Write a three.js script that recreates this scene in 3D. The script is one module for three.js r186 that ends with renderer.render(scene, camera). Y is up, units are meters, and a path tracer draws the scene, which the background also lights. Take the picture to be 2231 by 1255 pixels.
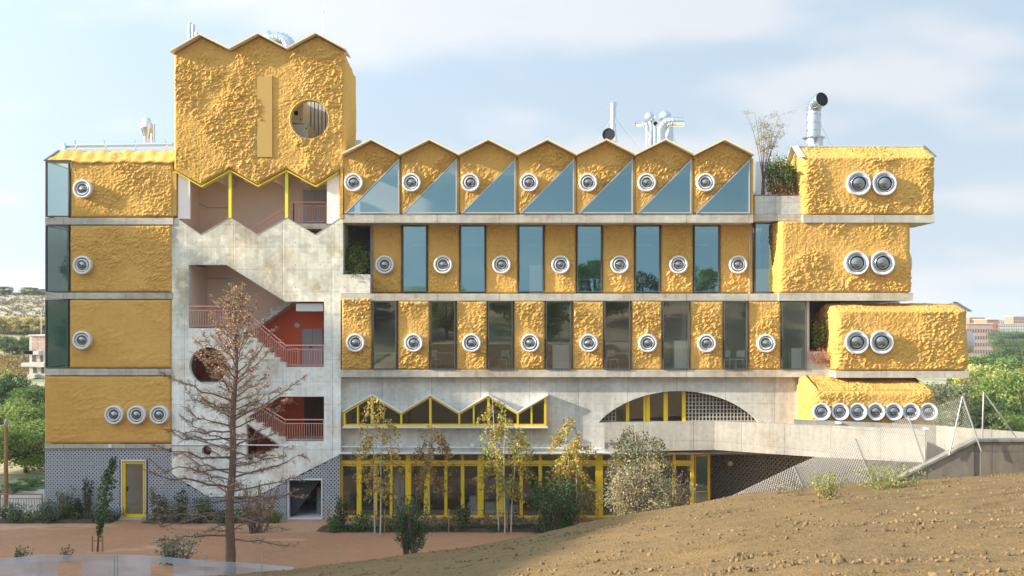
import * as THREE from 'three';
import { mergeGeometries } from 'three/addons/utils/BufferGeometryUtils.js';
import { ImprovedNoise } from 'three/addons/math/ImprovedNoise.js';

// ---------------------------------------------------------------- camera, sky, sun, exposure
const scene = new THREE.Scene();
const EYE = 9, DIST = 50, FOCAL = 2400;              // eye height, metres to the facade, focal length in photograph pixels
const camera = new THREE.PerspectiveCamera(2 * Math.atan(627.5 / FOCAL) * 180 / Math.PI, 1024 / 576, 0.5, 4000);
camera.position.set(0, EYE, DIST);
camera.lookAt(0, EYE, 0);
camera.setViewOffset(1024, 576, 0, -33.3, 1024, 576);
camera.updateProjectionMatrix();
const renderer = new THREE.WebGLRenderer({ antialias: true });
renderer.setSize(1024, 576);
renderer.toneMapping = THREE.LinearToneMapping;
renderer.toneMappingExposure = 3.8;
renderer.shadowMap.enabled = true;
const V3 = (x, y, z) => new THREE.Vector3(x, y, z);
const SUN = V3(-1, 0.38, 0.19).normalize();          // towards the sun

// seeded random numbers and periodic noise
function rng(seed) { let s = seed >>> 0; return () => { s = (s + 0x6D2B79F5) | 0; let t = Math.imul(s ^ (s >>> 15), 1 | s); t = (t + Math.imul(t ^ (t >>> 7), 61 | t)) ^ t; return ((t ^ (t >>> 14)) >>> 0) / 4294967296; }; }
const IN = new ImprovedNoise();
const noise = (x, y, z = 0) => IN.noise(x + 100.3, y + 57.7, z + 31.1);
const clamp = (v, a = 0, b = 1) => Math.max(a, Math.min(b, v));
const smooth = (a, b, v) => { const t = clamp((v - a) / (b - a)); return t * t * (3 - 2 * t); };
const lerp = (a, b, t) => a + (b - a) * t;
function hash2(i, j, s) { let h = Math.imul(i, 374761393) + Math.imul(j, 668265263) + Math.imul(s, 974634777); h = Math.imul(h ^ (h >>> 13), 1274126177); return ((h ^ (h >>> 16)) >>> 0) / 4294967296; }
function pnoise(u, v, n, m, s) {                       // value noise, period 1 in u and v, n x m cells
  const x = u * n, y = v * m, i = Math.floor(x), j = Math.floor(y); let f = x - i, g = y - j; f = f * f * (3 - 2 * f); g = g * g * (3 - 2 * g);
  const w = (a, k) => ((a % k) + k) % k, a = w(i, n), b = w(i + 1, n), c = w(j, m), d = w(j + 1, m);
  return lerp(lerp(hash2(a, c, s), hash2(b, c, s), f), lerp(hash2(a, d, s), hash2(b, d, s), f), g);
}
function pfbm(u, v, n, m, s, oct = 5, gain = 0.55) { let t = 0, a = 1, w = 0; for (let k = 0; k < oct; k++) { t += a * pnoise(u, v, n << k, m << k, s + k * 17); w += a; a *= gain; } return t / w; }

// the sky: thin bright overcast cloud over pale blue, whiter towards the sun and the horizon
function makeSky() {
  const W = 1024, H = 512, data = new Float32Array(W * H * 4);
  for (let j = 0; j < H; j++) {
    const el = ((j + 0.5) / H - 0.5) * Math.PI, sy = Math.sin(el), cy = Math.cos(el);
    for (let i = 0; i < W; i++) {
      const az = ((i + 0.5) / W - 0.5) * 2 * Math.PI, dx = cy * Math.cos(az), dz = cy * Math.sin(az), o = (j * W + i) * 4;
      const h = Math.max(sy, 0);
      const k = 1 / (h + 0.22), px = dx * k, pz = dz * k;
      let c = 0, a = 1, f = 1.1, w = 0; for (let q = 0; q < 6; q++) { c += a * noise(px * f * 1.15 + 3.1 * q + 1.7, h * 3.0, pz * f * 1.9 + 7.7 * q); w += a; a *= 0.55; f *= 2.05; }
      const cloud = smooth(-0.06, 0.24, c / w);
      const t = Math.pow(h, 0.6);
      let r = lerp(0.29, 0.13, t), g = lerp(0.325, 0.218, t), b = lerp(0.352, 0.315, t);
      const cw = 0.88 * cloud;
      r = lerp(r, 0.33, cw); g = lerp(g, 0.342, cw); b = lerp(b, 0.362, cw);
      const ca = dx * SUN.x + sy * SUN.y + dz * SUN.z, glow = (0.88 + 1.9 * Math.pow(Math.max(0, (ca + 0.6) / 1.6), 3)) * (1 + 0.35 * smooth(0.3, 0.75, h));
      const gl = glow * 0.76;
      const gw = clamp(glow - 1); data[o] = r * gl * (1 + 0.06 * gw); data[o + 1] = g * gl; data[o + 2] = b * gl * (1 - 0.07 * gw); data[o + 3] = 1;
    }
  }
  const t = new THREE.DataTexture(data, W, H, THREE.RGBAFormat, THREE.FloatType);
  t.mapping = THREE.EquirectangularReflectionMapping; t.magFilter = THREE.LinearFilter; t.minFilter = THREE.LinearFilter; t.needsUpdate = true;
  return t;
}
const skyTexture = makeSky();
scene.fog = new THREE.FogExp2(new THREE.Color(0.85, 0.92, 1.0), 0.00022);   // light haze over the far town and hill
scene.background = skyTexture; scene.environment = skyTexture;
const sun = new THREE.DirectionalLight(new THREE.Color(1.0, 0.89, 0.72), 2.9);
sun.position.copy(SUN).multiplyScalar(160); sun.castShadow = true; sun.shadow.radius = 1.2;
sun.shadow.mapSize.set(4096, 4096);
Object.assign(sun.shadow.camera, { left: -60, right: 60, top: 60, bottom: -60, near: 1, far: 400 });
scene.add(sun); scene.add(sun.target);

// ---------------------------------------------------------------- naming
const used = {};
const numbered = n => { const k = used[n] = (used[n] ?? -1) + 1; return k ? `${n}_${String(k).padStart(3, '0')}` : n; };
function tag(o, label, category, group, kind) { if (label) o.userData.label = label; if (category) o.userData.category = category; if (group) o.userData.group = group; if (kind) o.userData.kind = kind; return o; }
function thing(name, label, category, pos, group) { const o = new THREE.Group(); o.name = numbered(name); scene.add(o); if (pos) o.position.copy(pos); return tag(o, label, category, group); }
function part(name, geo, mat, parent) { const m = new THREE.Mesh(geo, mat); m.name = parent ? name : numbered(name); m.castShadow = m.receiveShadow = true; (parent ?? scene).add(m); return m; }
function piece(name, parent) { const g = new THREE.Group(); g.name = name; parent.add(g); return g; }

// ---------------------------------------------------------------- mesh builder
class MB {
  constructor() { this.p = []; this.i = []; this.u = []; this.c = null; }
  v(x, y, z, u = 0, w = 0) { this.p.push(x, y, z); this.u.push(u, w); return this.p.length / 3 - 1; }
  tri(a, b, c) { this.i.push(a, b, c); }
  quad(a, b, c, d) {                                   // four points, own vertices, uv in metres
    const ab = a.distanceTo(b), ad = a.distanceTo(d), n = this.v(a.x, a.y, a.z, 0, 0); this.v(b.x, b.y, b.z, ab, 0); this.v(c.x, c.y, c.z, ab, ad); this.v(d.x, d.y, d.z, 0, ad);
    this.i.push(n, n + 1, n + 2, n, n + 2, n + 3); return this;
  }
  box(x0, y0, z0, x1, y1, z1) {
    const f = (a, b, c, d, um, vm) => { const n = this.p.length / 3; for (const q of [a, b, c, d]) this.v(q[0], q[1], q[2], q[um], q[vm]); this.i.push(n, n + 1, n + 2, n, n + 2, n + 3); };
    f([x0, y0, z1], [x1, y0, z1], [x1, y1, z1], [x0, y1, z1], 0, 1); f([x1, y0, z0], [x0, y0, z0], [x0, y1, z0], [x1, y1, z0], 0, 1);
    f([x0, y0, z0], [x0, y0, z1], [x0, y1, z1], [x0, y1, z0], 2, 1); f([x1, y0, z1], [x1, y0, z0], [x1, y1, z0], [x1, y1, z1], 2, 1);
    f([x0, y1, z1], [x1, y1, z1], [x1, y1, z0], [x0, y1, z0], 0, 2); f([x0, y0, z0], [x1, y0, z0], [x1, y0, z1], [x0, y0, z1], 0, 2); return this;
  }
  // a slab along a-b in the xy plane: top face follows a-b, thickness t below it, from z0 to z1
  slab(ax, ay, bx, by, t, z0, z1) {
    const A = V3(ax, ay, z1), B = V3(bx, by, z1), C = V3(bx, by, z0), E = V3(ax, ay, z0), d = V3(0, -t, 0), dn = q => q.clone().add(d);
    this.quad(A, B, C, E); this.quad(dn(E), dn(C), dn(B), dn(A)); this.quad(dn(A), dn(B), B, A); this.quad(dn(C), dn(E), E, C); this.quad(dn(E), dn(A), A, E); this.quad(dn(B), dn(C), C, B); return this;
  }
  tube(pts, radii, sides = 6, cap = true) {
    let ref = V3(0, 1, 0), prev = null; const L = pts.length; let along = 0;
    for (let k = 0; k < L; k++) {
      const t = (k < L - 1 ? pts[k + 1].clone().sub(pts[k]) : pts[k].clone().sub(pts[k - 1])); if (k > 0 && k < L - 1) t.add(pts[k].clone().sub(pts[k - 1])); t.normalize();
      if (k === 0 && Math.abs(t.y) > 0.9) ref = V3(1, 0, 0);
      let s = ref.clone().cross(t); if (s.lengthSq() < 1e-8) s = V3(0.3, 0.2, 0.9).cross(t); s.normalize(); const b = t.clone().cross(s); ref = b;
      if (k) along += pts[k].distanceTo(pts[k - 1]);
      const n = this.p.length / 3, r = Array.isArray(radii) ? radii[k] : radii;
      for (let q = 0; q < sides; q++) { const an = q / sides * Math.PI * 2, c = Math.cos(an) * r, w = Math.sin(an) * r; this.v(pts[k].x + s.x * c + b.x * w, pts[k].y + s.y * c + b.y * w, pts[k].z + s.z * c + b.z * w, q / sides * 6.28 * r * 2, along); }
      if (prev !== null) for (let q = 0; q < sides; q++) { const a = prev + q, b2 = prev + (q + 1) % sides, c = n + (q + 1) % sides, d = n + q; this.i.push(a, b2, c, a, c, d); }
      prev = n;
    }
    if (cap && sides > 2) { const e = prev, s0 = this.p.length / 3 - sides * L; for (let q = 1; q < sides - 1; q++) { this.i.push(e, e + q, e + q + 1); this.i.push(s0, s0 + q + 1, s0 + q); } }
    return this;
  }
  bar(a, b, w, h) {                                    // a rectangular bar from a to b
    const t = b.clone().sub(a).normalize(), up = Math.abs(t.y) > 0.95 ? V3(0, 0, 1) : V3(0, 1, 0), s = t.clone().cross(up).normalize().multiplyScalar(w / 2), n = s.clone().cross(t).normalize().multiplyScalar(h / 2);
    const q = (p, i, j) => p.clone().addScaledVector(s, i).addScaledVector(n, j), c = [[-1, -1], [1, -1], [1, 1], [-1, 1]];
    for (let k = 0; k < 4; k++) { const [i, j] = c[k], [m, l] = c[(k + 1) % 4]; this.quad(q(a, i, j), q(b, i, j), q(b, m, l), q(a, m, l)); }
    this.quad(q(a, -1, -1), q(a, -1, 1), q(a, 1, 1), q(a, 1, -1)); this.quad(q(b, -1, -1), q(b, 1, -1), q(b, 1, 1), q(b, -1, 1)); return this;
  }
  leaf(p, d, s, len, wid, col) {                       // a pointed leaf from p along d, width along s
    const n = this.p.length / 3; this.v(p.x, p.y, p.z); this.v(p.x + d.x * len * 0.5 + s.x * wid, p.y + d.y * len * 0.5 + s.y * wid, p.z + d.z * len * 0.5 + s.z * wid); this.v(p.x + d.x * len, p.y + d.y * len, p.z + d.z * len); this.v(p.x + d.x * len * 0.5 - s.x * wid, p.y + d.y * len * 0.5 - s.y * wid, p.z + d.z * len * 0.5 - s.z * wid);
    this.i.push(n, n + 1, n + 2, n, n + 2, n + 3);
    if (col) { this.c ??= []; for (let k = 0; k < 4; k++) this.c.push(...col); }
  }
  geo() {
    const g = new THREE.BufferGeometry(); g.setAttribute('position', new THREE.Float32BufferAttribute(this.p, 3)); g.setAttribute('uv', new THREE.Float32BufferAttribute(this.u, 2));
    if (this.c) g.setAttribute('color', new THREE.Float32BufferAttribute(this.c, 3));
    g.setIndex(this.p.length / 3 > 65535 ? new THREE.Uint32BufferAttribute(this.i, 1) : new THREE.Uint16BufferAttribute(this.i, 1)); g.computeVertexNormals(); return g;
  }
  build(name, mat, parent) { return part(name, this.geo(), mat, parent); }
}

// ---------------------------------------------------------------- places: a pixel of the photograph's facade plane to metres
const PX = (x, z = 0) => (x - 1115.5) * (DIST - z) / FOCAL;
const PY = (y, z = 0) => EYE + (700 - y) * (DIST - z) / FOCAL;
const at = (x, y, z = 0) => V3(PX(x, z), PY(y, z), z);

// ---------------------------------------------------------------- materials
function texture(w, h, fn, srgb) {
  const d = new Uint8Array(w * h * 4);
  const enc = c => { c = clamp(c); return 255 * (c <= 0.0031308 ? 12.92 * c : 1.055 * Math.pow(c, 1 / 2.4) - 0.055); };
  for (let j = 0; j < h; j++) for (let i = 0; i < w; i++) { const q = fn((i + 0.5) / w, (j + 0.5) / h), o = (j * w + i) * 4; if (srgb) { d[o] = enc(q[0]); d[o + 1] = enc(q[1]); d[o + 2] = enc(q[2]); } else d[o] = d[o + 1] = d[o + 2] = clamp(q) * 255; d[o + 3] = 255; }
  const t = new THREE.DataTexture(d, w, h); t.wrapS = t.wrapT = THREE.RepeatWrapping; t.magFilter = THREE.LinearFilter; t.minFilter = THREE.LinearMipmapLinearFilter; t.generateMipmaps = true; if (srgb) t.colorSpace = THREE.SRGBColorSpace; t.needsUpdate = true; return t;
}
const scaled = (t, w, h, ox = 0, oy = 0) => { const c = t.clone(); c.repeat.set(1 / w, 1 / h); c.offset.set(ox, oy); c.needsUpdate = true; return c; };
const std = (r, g, b, rough = 0.8, o = {}) => new THREE.MeshStandardMaterial({ color: new THREE.Color().setRGB(r, g, b), roughness: rough, ...o });
const phys = o => new THREE.MeshPhysicalMaterial(o);

// board-marked concrete: formwork panels 2.24 x 1.02 m, four by eight to a sheet, with joints, tie holes, blotches and runs
const CW = 8.96, CH = 8.16;
const jointAt = (u, v) => { const a = Math.abs(((u * 4 + 0.5) % 1) - 0.5) * 2.24, b = Math.abs(((v * 8 + 0.5) % 1) - 0.5) * 1.02; return Math.max(1.2 - a / 0.02, 0.9 * (1 - b / 0.017), 0); };
const holeAt = (u, v) => { const a = (u * 4 * 2) % 1, b = (v * 8) % 1, dx = (a - 0.5) * 1.12, dy = (b - 0.22) * 1.02; return Math.hypot(dx, dy) < 0.022 ? 1 : 0; };
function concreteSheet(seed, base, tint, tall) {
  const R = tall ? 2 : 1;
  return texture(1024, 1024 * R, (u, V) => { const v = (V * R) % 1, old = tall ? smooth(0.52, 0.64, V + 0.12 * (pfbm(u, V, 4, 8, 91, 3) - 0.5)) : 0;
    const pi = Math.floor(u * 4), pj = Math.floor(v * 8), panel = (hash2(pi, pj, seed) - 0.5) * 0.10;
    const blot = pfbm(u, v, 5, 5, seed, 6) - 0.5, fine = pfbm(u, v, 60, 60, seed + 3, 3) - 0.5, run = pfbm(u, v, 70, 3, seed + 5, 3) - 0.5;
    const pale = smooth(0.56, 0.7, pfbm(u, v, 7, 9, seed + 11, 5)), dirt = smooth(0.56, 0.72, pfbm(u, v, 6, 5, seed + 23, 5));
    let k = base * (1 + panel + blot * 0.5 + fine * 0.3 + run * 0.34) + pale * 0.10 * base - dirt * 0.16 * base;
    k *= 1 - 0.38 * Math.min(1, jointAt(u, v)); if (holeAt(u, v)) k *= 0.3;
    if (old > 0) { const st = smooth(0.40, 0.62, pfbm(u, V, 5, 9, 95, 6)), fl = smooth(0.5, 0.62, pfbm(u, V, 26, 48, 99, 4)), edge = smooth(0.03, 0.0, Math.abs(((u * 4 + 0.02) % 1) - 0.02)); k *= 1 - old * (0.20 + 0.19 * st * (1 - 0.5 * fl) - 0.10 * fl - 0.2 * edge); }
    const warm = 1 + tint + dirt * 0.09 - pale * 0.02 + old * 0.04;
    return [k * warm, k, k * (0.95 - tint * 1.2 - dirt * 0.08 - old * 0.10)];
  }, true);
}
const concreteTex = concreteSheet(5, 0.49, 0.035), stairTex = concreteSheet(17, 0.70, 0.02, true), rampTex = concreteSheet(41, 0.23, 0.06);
const concreteBump = texture(512, 512, (u, v) => 0.6 + (pfbm(u, v, 24, 24, 9, 4) - 0.5) * 0.4 - 0.5 * jointAt(u, v) - 0.4 * holeAt(u, v));
const concreteMat = (tex, ox = 0, oy = 0) => std(1, 1, 1, 0.88, { map: scaled(tex, CW, CH, ox, oy), bumpMap: scaled(concreteBump, CW, CH, ox, oy), bumpScale: 0.012 });
const foamBump = texture(1024, 1024, (u, v) => { let s = 0, a = 1, w = 0; for (let k = 0; k < 4; k++) { s += a * Math.abs(pnoise(u, v, 40 << k, 44 << k, 71 + k) * 2 - 1); w += a; a *= 0.6; } return s / w; });
const foamTex = texture(512, 512, (u, v) => { const k = 1 + (pfbm(u, v, 6, 6, 81, 5) - 0.5) * 0.22 + (pfbm(u, v, 70, 70, 87, 2) - 0.5) * 0.12; return [0.635 * k, 0.368 * k, 0.100 * k * k]; }, true);
const M = {
  concrete: concreteMat(concreteTex, 0.16, 0.11), stairConcrete: std(1, 1, 1, 0.88, { map: scaled(stairTex, CW, CH * 2, 0.16, 0.055), bumpMap: scaled(concreteBump, CW, CH, 0.16, 0.11), bumpScale: 0.012 }), ramp: concreteMat(rampTex, 0.05, 0.3), shadedConcrete: Object.assign(concreteMat(rampTex, 0.4, 0.7), { color: new THREE.Color().setRGB(0.72, 0.66, 0.60) }), slab: std(0.92, 0.88, 0.82, 0.88, { map: scaled(concreteTex, 11.3, 5.1, 0.3, 0.31), bumpMap: scaled(concreteBump, 4, 4), bumpScale: 0.004 }),  // retaining wall concrete: ramp colour darkened to carry the shade on that wall
  foam: phys({ roughness: 0.95, specularIntensity: 0.25, map: scaled(foamTex, 9, 9), bumpMap: scaled(foamBump, 5, 5), bumpScale: 0.036 }),
  foamSmooth: phys({ roughness: 0.95, specularIntensity: 0.25, map: scaled(foamTex, 9, 9), bumpMap: scaled(foamBump, 7, 4), bumpScale: 0.012 }),
  fascia: std(0.74, 0.66, 0.48, 0.6), whiteMetal: std(0.70, 0.70, 0.70, 0.5), alu: std(0.6, 0.6, 0.63, 0.5), darkFrame: std(0.07, 0.075, 0.08, 0.5), greyFrame: std(0.45, 0.46, 0.46, 0.5, { metalness: 0.4 }),
  steel: std(0.6, 0.63, 0.67, 0.25, { metalness: 1 }), duct: std(0.60, 0.64, 0.69, 0.28, { metalness: 1 }), black: std(0.012, 0.012, 0.013, 0.8),
  yellow: std(0.78, 0.52, 0.015, 0.45), yellowPost: std(0.80, 0.70, 0.02, 0.4), pink: std(0.88, 0.66, 0.54, 0.9), palePink: std(0.88, 0.78, 0.73, 0.9), red: std(0.78, 0.14, 0.055, 0.9), darkRed: std(0.6, 0.085, 0.035, 0.9), rail: std(0.78, 0.36, 0.28, 0.5),
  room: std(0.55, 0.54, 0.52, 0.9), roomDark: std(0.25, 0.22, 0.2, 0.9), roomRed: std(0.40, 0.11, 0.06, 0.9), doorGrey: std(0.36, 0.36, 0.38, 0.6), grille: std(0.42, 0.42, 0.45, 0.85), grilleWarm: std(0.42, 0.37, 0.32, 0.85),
  cabinet: std(0.68, 0.67, 0.62, 0.5), roof: std(0.55, 0.5, 0.4, 0.7), brick: std(0.30, 0.15, 0.10, 0.9), wood: std(0.36, 0.2, 0.09, 0.8), rust: std(0.34, 0.16, 0.09, 0.7), galv: std(0.45, 0.46, 0.47, 0.5, { metalness: 0.5 }),
  glass: phys({ color: new THREE.Color().setRGB(0.29, 0.50, 0.56), roughness: 0.01, metalness: 1, transparent: true, opacity: 0.52, side: THREE.DoubleSide }),   // coated solar glass
  cornerGlass: phys({ color: new THREE.Color().setRGB(0.30, 0.46, 0.44), roughness: 0.01, transmission: 1, thickness: 0, ior: 1.75, side: THREE.DoubleSide }),
  clearGlass: phys({ color: new THREE.Color().setRGB(0.75, 0.78, 0.76), roughness: 0.01, transmission: 1, thickness: 0, ior: 2.3, side: THREE.DoubleSide }),
  dome: phys({ color: new THREE.Color().setRGB(0.24, 0.25, 0.26), roughness: 0.02, metalness: 0.85, clearcoat: 1, clearcoatRoughness: 0.02 }),
};

// ---------------------------------------------------------------- sprayed foam surfaces
function foamHeight(x, y, z, amp, flat) {
  const q = flat ? 0.45 : 1, wx = x + 0.10 * noise(x * 2.3, y * 2.3, z * 2.3 + 5), wy = y + 0.10 * noise(x * 2.3 + 9, y * 2.3, z * 2.3);
  const m = 0.26 + 0.84 * smooth(-0.28, 0.25, noise(x * 0.55 + 3, y * 0.55, z * 0.55 + 9));
  const a = Math.abs(noise(wx * 1.5 * q, wy * (flat ? 3.4 : 1.8), z * 1.5)), b = Math.abs(noise(wx * 4.6 * q + 7, wy * (flat ? 8 : 5.2), z * 4.6)), c = Math.abs(noise(wx * 9.0 * q, wy * 10.5 + 3, z * 9.0)), d = Math.abs(noise(wx * 16 * q, wy * 18 + 3, z * 16));
  return amp * m * (0.06 * a + 0.08 * b + 0.085 * c + 0.08 * d);
}
const rounded = (e, r) => e >= r ? 0 : r * (1 - Math.sqrt(Math.max(0, 1 - (1 - e / r) ** 2)));
// a grid over pos(u, v) -> [x, y, z, nx, ny, nz, distance to the edge]; the rim is turned back by `thick`
function foamGrid(name, parent, w, h, pos, { step = 0.037, amp = 1, flat = false, r = 0.10, thick = 0.3, mat = M.foam, hole } = {}) {
  const nu = Math.max(2, Math.ceil(w / step)), nv = Math.max(2, Math.ceil(h / step)), P = [], U = [], I = [], W = nu + 3;
  for (let j = -1; j <= nv + 1; j++) for (let i = -1; i <= nu + 1; i++) {
    const rim = i < 0 || j < 0 || i > nu || j > nv, u = clamp(i / nu), v = clamp(j / nv), [x, y, z, nx, ny, nz, e] = pos(u, v);
    const d = rim ? -thick : foamHeight(x, y, z, amp * smooth(-0.02, 0.12, e), flat) - rounded(e, r);
    P.push(x + nx * d, y + ny * d, z + nz * d); U.push(u * w, v * h + x * 0.13);
  }
  const flag = hole && Uint8Array.from({ length: P.length / 3 }, (_, k) => Math.hypot(P[k * 3] - hole.x, P[k * 3 + 1] - hole.y) < hole.r ? 1 : 0);
  for (let j = 0; j < nv + 2; j++) for (let i = 0; i < nu + 2; i++) {
    const a = j * W + i, b = a + 1, c = a + W + 1, d = a + W;
    if (hole && flag[a] + flag[b] + flag[c] + flag[d] === 4) continue;
    I.push(a, b, c, a, c, d);
  }
  if (hole) for (const k of new Set(I)) if (flag[k]) { const dx = P[k * 3] - hole.x, dy = P[k * 3 + 1] - hole.y, l = Math.hypot(dx, dy); P[k * 3] = hole.x + dx / l * hole.r; P[k * 3 + 1] = hole.y + dy / l * hole.r; }
  const g = new THREE.BufferGeometry(); g.setAttribute('position', new THREE.Float32BufferAttribute(P, 3)); g.setAttribute('uv', new THREE.Float32BufferAttribute(U, 2)); g.setIndex(new THREE.Uint32BufferAttribute(I, 1)); g.computeVertexNormals();
  return part(name, g, mat, parent);
}
// an upright panel between top(x) and bottom(x), facing the camera, in metres
function foamPanel(parent, x0, x1, bot, top, z, o = {}) {
  const fb = typeof bot === 'function' ? bot : () => bot, ft = typeof top === 'function' ? top : () => top; let hm = 0; for (let k = 0; k <= 20; k++) hm = Math.max(hm, ft(lerp(x0, x1, k / 20)) - fb(lerp(x0, x1, k / 20)));
  return foamGrid(o.name ?? 'foam_wall', parent, x1 - x0, hm, (u, v) => { const x = lerp(x0, x1, u), a = fb(x), b = ft(x), y = lerp(a, b, v); return [x, y, z, 0, 0, 1, Math.min(x - x0, x1 - x, y - a, b - y)]; }, o);
}
const foamPx = (parent, x0, y0, x1, y1, z, o) => foamPanel(parent, PX(x0, z), PX(x1, z), PY(y1, z), PY(y0, z), z, o);
// a four-cornered patch (a-b along the bottom, d-c along the top)
function foamPatch(parent, a, b, c, d, o = {}) {
  const w = Math.max(a.distanceTo(b), d.distanceTo(c)), h = Math.max(a.distanceTo(d), b.distanceTo(c)), n = c.clone().sub(a).cross(d.clone().sub(b)).normalize();
  return foamGrid(o.name ?? 'foam_wall', parent, w, h, (u, v) => { const p = a.clone().lerp(b, u).lerp(d.clone().lerp(c, u), v); return [p.x, p.y, p.z, n.x, n.y, n.z, o.open ? 9 : Math.min(u * w, (1 - u) * w, v * h, (1 - v) * h)]; }, o);
}
// a wall that runs along a path in plan, with rounded corners; y0 to top(x, z)
function foamWrap(parent, path, y0, top, rc, o = {}) {
  const pts = []; const n = path.length;
  for (let k = 0; k < n; k++) {
    const p = V3(path[k][0], 0, path[k][1]);
    if (k === 0 || k === n - 1) { pts.push(p); continue; }
    const a = V3(path[k - 1][0], 0, path[k - 1][1]), b = V3(path[k + 1][0], 0, path[k + 1][1]), da = a.sub(p).normalize().multiplyScalar(rc), db = b.sub(p).normalize().multiplyScalar(rc);
    for (let q = 0; q <= 6; q++) { const t = q / 6; pts.push(p.clone().add(da).multiplyScalar((1 - t) ** 2).addScaledVector(p, 2 * t * (1 - t)).addScaledVector(p.clone().add(db), t * t)); }
  }
  const cum = [0]; for (let k = 1; k < pts.length; k++) cum.push(cum[k - 1] + pts[k].distanceTo(pts[k - 1]));
  const L = cum[cum.length - 1], get = s => { let k = 1; while (k < cum.length - 1 && cum[k] < s) k++; return pts[k - 1].clone().lerp(pts[k], clamp((s - cum[k - 1]) / (cum[k] - cum[k - 1]))); };
  let hm = 0; for (const p of pts) hm = Math.max(hm, top(p.x, p.z) - y0);
  return foamGrid(o.name ?? 'foam_wall', parent, L, hm, (u, v) => { const s = u * L, p = get(s), t = get(Math.min(L, s + 0.12)).sub(get(Math.max(0, s - 0.12))).normalize(), b = top(p.x, p.z), y = lerp(y0, b, v); return [p.x, y, p.z, -t.z, 0, t.x, Math.min(y - y0, b - y + (o.soft ? 0 : 0.05))]; }, o);
}

// ---------------------------------------------------------------- round windows, windows, railings
const lathe = (pts, n = 40) => { const g = new THREE.LatheGeometry(pts.map(p => new THREE.Vector2(p[0], p[1])), n); g.rotateX(Math.PI / 2); return g; };
const disc = (r, h) => { const g = new THREE.CircleGeometry(r, 40); g.translate(0, 0, h); return g; };
const cap = (r, h, k) => { const g = new THREE.SphereGeometry(r, 28, 12, 0, Math.PI * 2, 0, Math.PI / 2); g.rotateX(Math.PI / 2); g.scale(1, 1, k); g.translate(0, 0, h); return g; };
const ROUND = {
  small: [lathe([[0.97, -0.5], [0.97, 0.30], [1, 0.34], [1, 0.42], [0.96, 0.46], [0.88, 0.47], [0.80, 0.46], [0.765, 0.42], [0.75, 0.18]]), lathe([[0.69, 0.15], [0.69, 0.38], [0.66, 0.42], [0.56, 0.42], [0.53, 0.38], [0.53, 0.15]]), disc(0.94, 0.16), cap(0.52, 0.22, 0.62)],
  large: [lathe([[0.96, -0.5], [0.96, 0.12], [0.99, 0.16], [1, 0.24], [0.98, 0.31], [0.93, 0.33], [0.86, 0.31], [0.72, 0.25], [0.70, 0.14]]), lathe([[0.685, 0.1], [0.685, 0.24], [0.655, 0.3], [0.60, 0.31], [0.575, 0.26], [0.57, 0.1]]), disc(0.94, 0.12), cap(0.565, 0.16, 0.42)],
  deep: [lathe([[0.96, -0.5], [0.96, 0.42], [0.99, 0.48], [1, 0.56], [0.97, 0.64], [0.90, 0.66], [0.78, 0.60], [0.70, 0.44], [0.68, 0.3]]), lathe([[0.66, 0.3], [0.66, 0.46], [0.63, 0.5], [0.57, 0.5], [0.55, 0.45], [0.55, 0.3]]), disc(0.94, 0.3), cap(0.54, 0.34, 0.5)],
};
function roundWindow(parent, c, R, kind = 'small', turn = 0, tip = 0) {
  const g = piece('round_window', parent), [a, b, d, e] = ROUND[kind]; g.position.copy(c); g.scale.set(R, R, R * (kind === 'deep' ? 1 : 1.5)); g.rotation.set(tip, turn, 0);
  part('outer_ring', a, kind === 'small' ? M.whiteMetal : M.alu, g); part('inner_ring', b, kind === 'small' ? M.whiteMetal : M.steel, g); part('backing', d, M.black, g); const dm = part('dome', e, M.dome, g), q = g.children[1], j = (hash2(Math.round(c.x * 31), Math.round(c.y * 17), 3) - 0.5) * 0.34, i = (hash2(Math.round(c.x * 13), Math.round(c.y * 29), 5) - 0.5) * 0.30; q.rotation.set(i * 0.6, j * 0.6, 0); dm.rotation.set(i, j, 0); return g;
}
function windowPx(parent, x0, y0, x1, y1, z, { mat = M.glass, frame = M.darkFrame, w = 0.045, out = 0.06, name = 'window' } = {}) {
  const g = piece(name, parent), X0 = PX(x0, z), X1 = PX(x1, z), Y0 = PY(y1, z), Y1 = PY(y0, z), b = new MB();
  b.box(X0, Y0, z - 0.1, X0 + w, Y1, z + out).box(X1 - w, Y0, z - 0.1, X1, Y1, z + out).box(X0 + w, Y0, z - 0.1, X1 - w, Y0 + w, z + out - 0.003).box(X0 + w, Y1 - w, z - 0.1, X1 - w, Y1, z + out - 0.003);
  b.build('frame', frame, g); new MB().quad(V3(X0 + w, Y0 + w, z), V3(X1 - w, Y0 + w, z), V3(X1 - w, Y1 - w, z), V3(X0 + w, Y1 - w, z)).build('pane', mat, g); return g;
}
function polyPane(parent, pts, z, mat, name = 'pane') { const s = new THREE.Shape(pts.map(p => new THREE.Vector2(p[0], p[1]))), g = new THREE.ShapeGeometry(s); g.translate(0, 0, z); return part(name, g, mat, parent); }
function plate(parent, name, pts, z0, z1, mat, holes = []) {            // an upright plate with holes, front at z1; points in metres
  const s = new THREE.Shape(pts.map(p => new THREE.Vector2(p[0], p[1]))); for (const h of holes) s.holes.push(new THREE.Path(h.map(p => new THREE.Vector2(p[0], p[1]))));
  const g = new THREE.ExtrudeGeometry(s, { depth: z1 - z0, bevelEnabled: false }); g.translate(0, 0, z0); return part(name, g, mat, parent);
}
const pxs = (list, z) => list.map(([x, y]) => [PX(x, z), PY(y, z)]);
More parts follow.
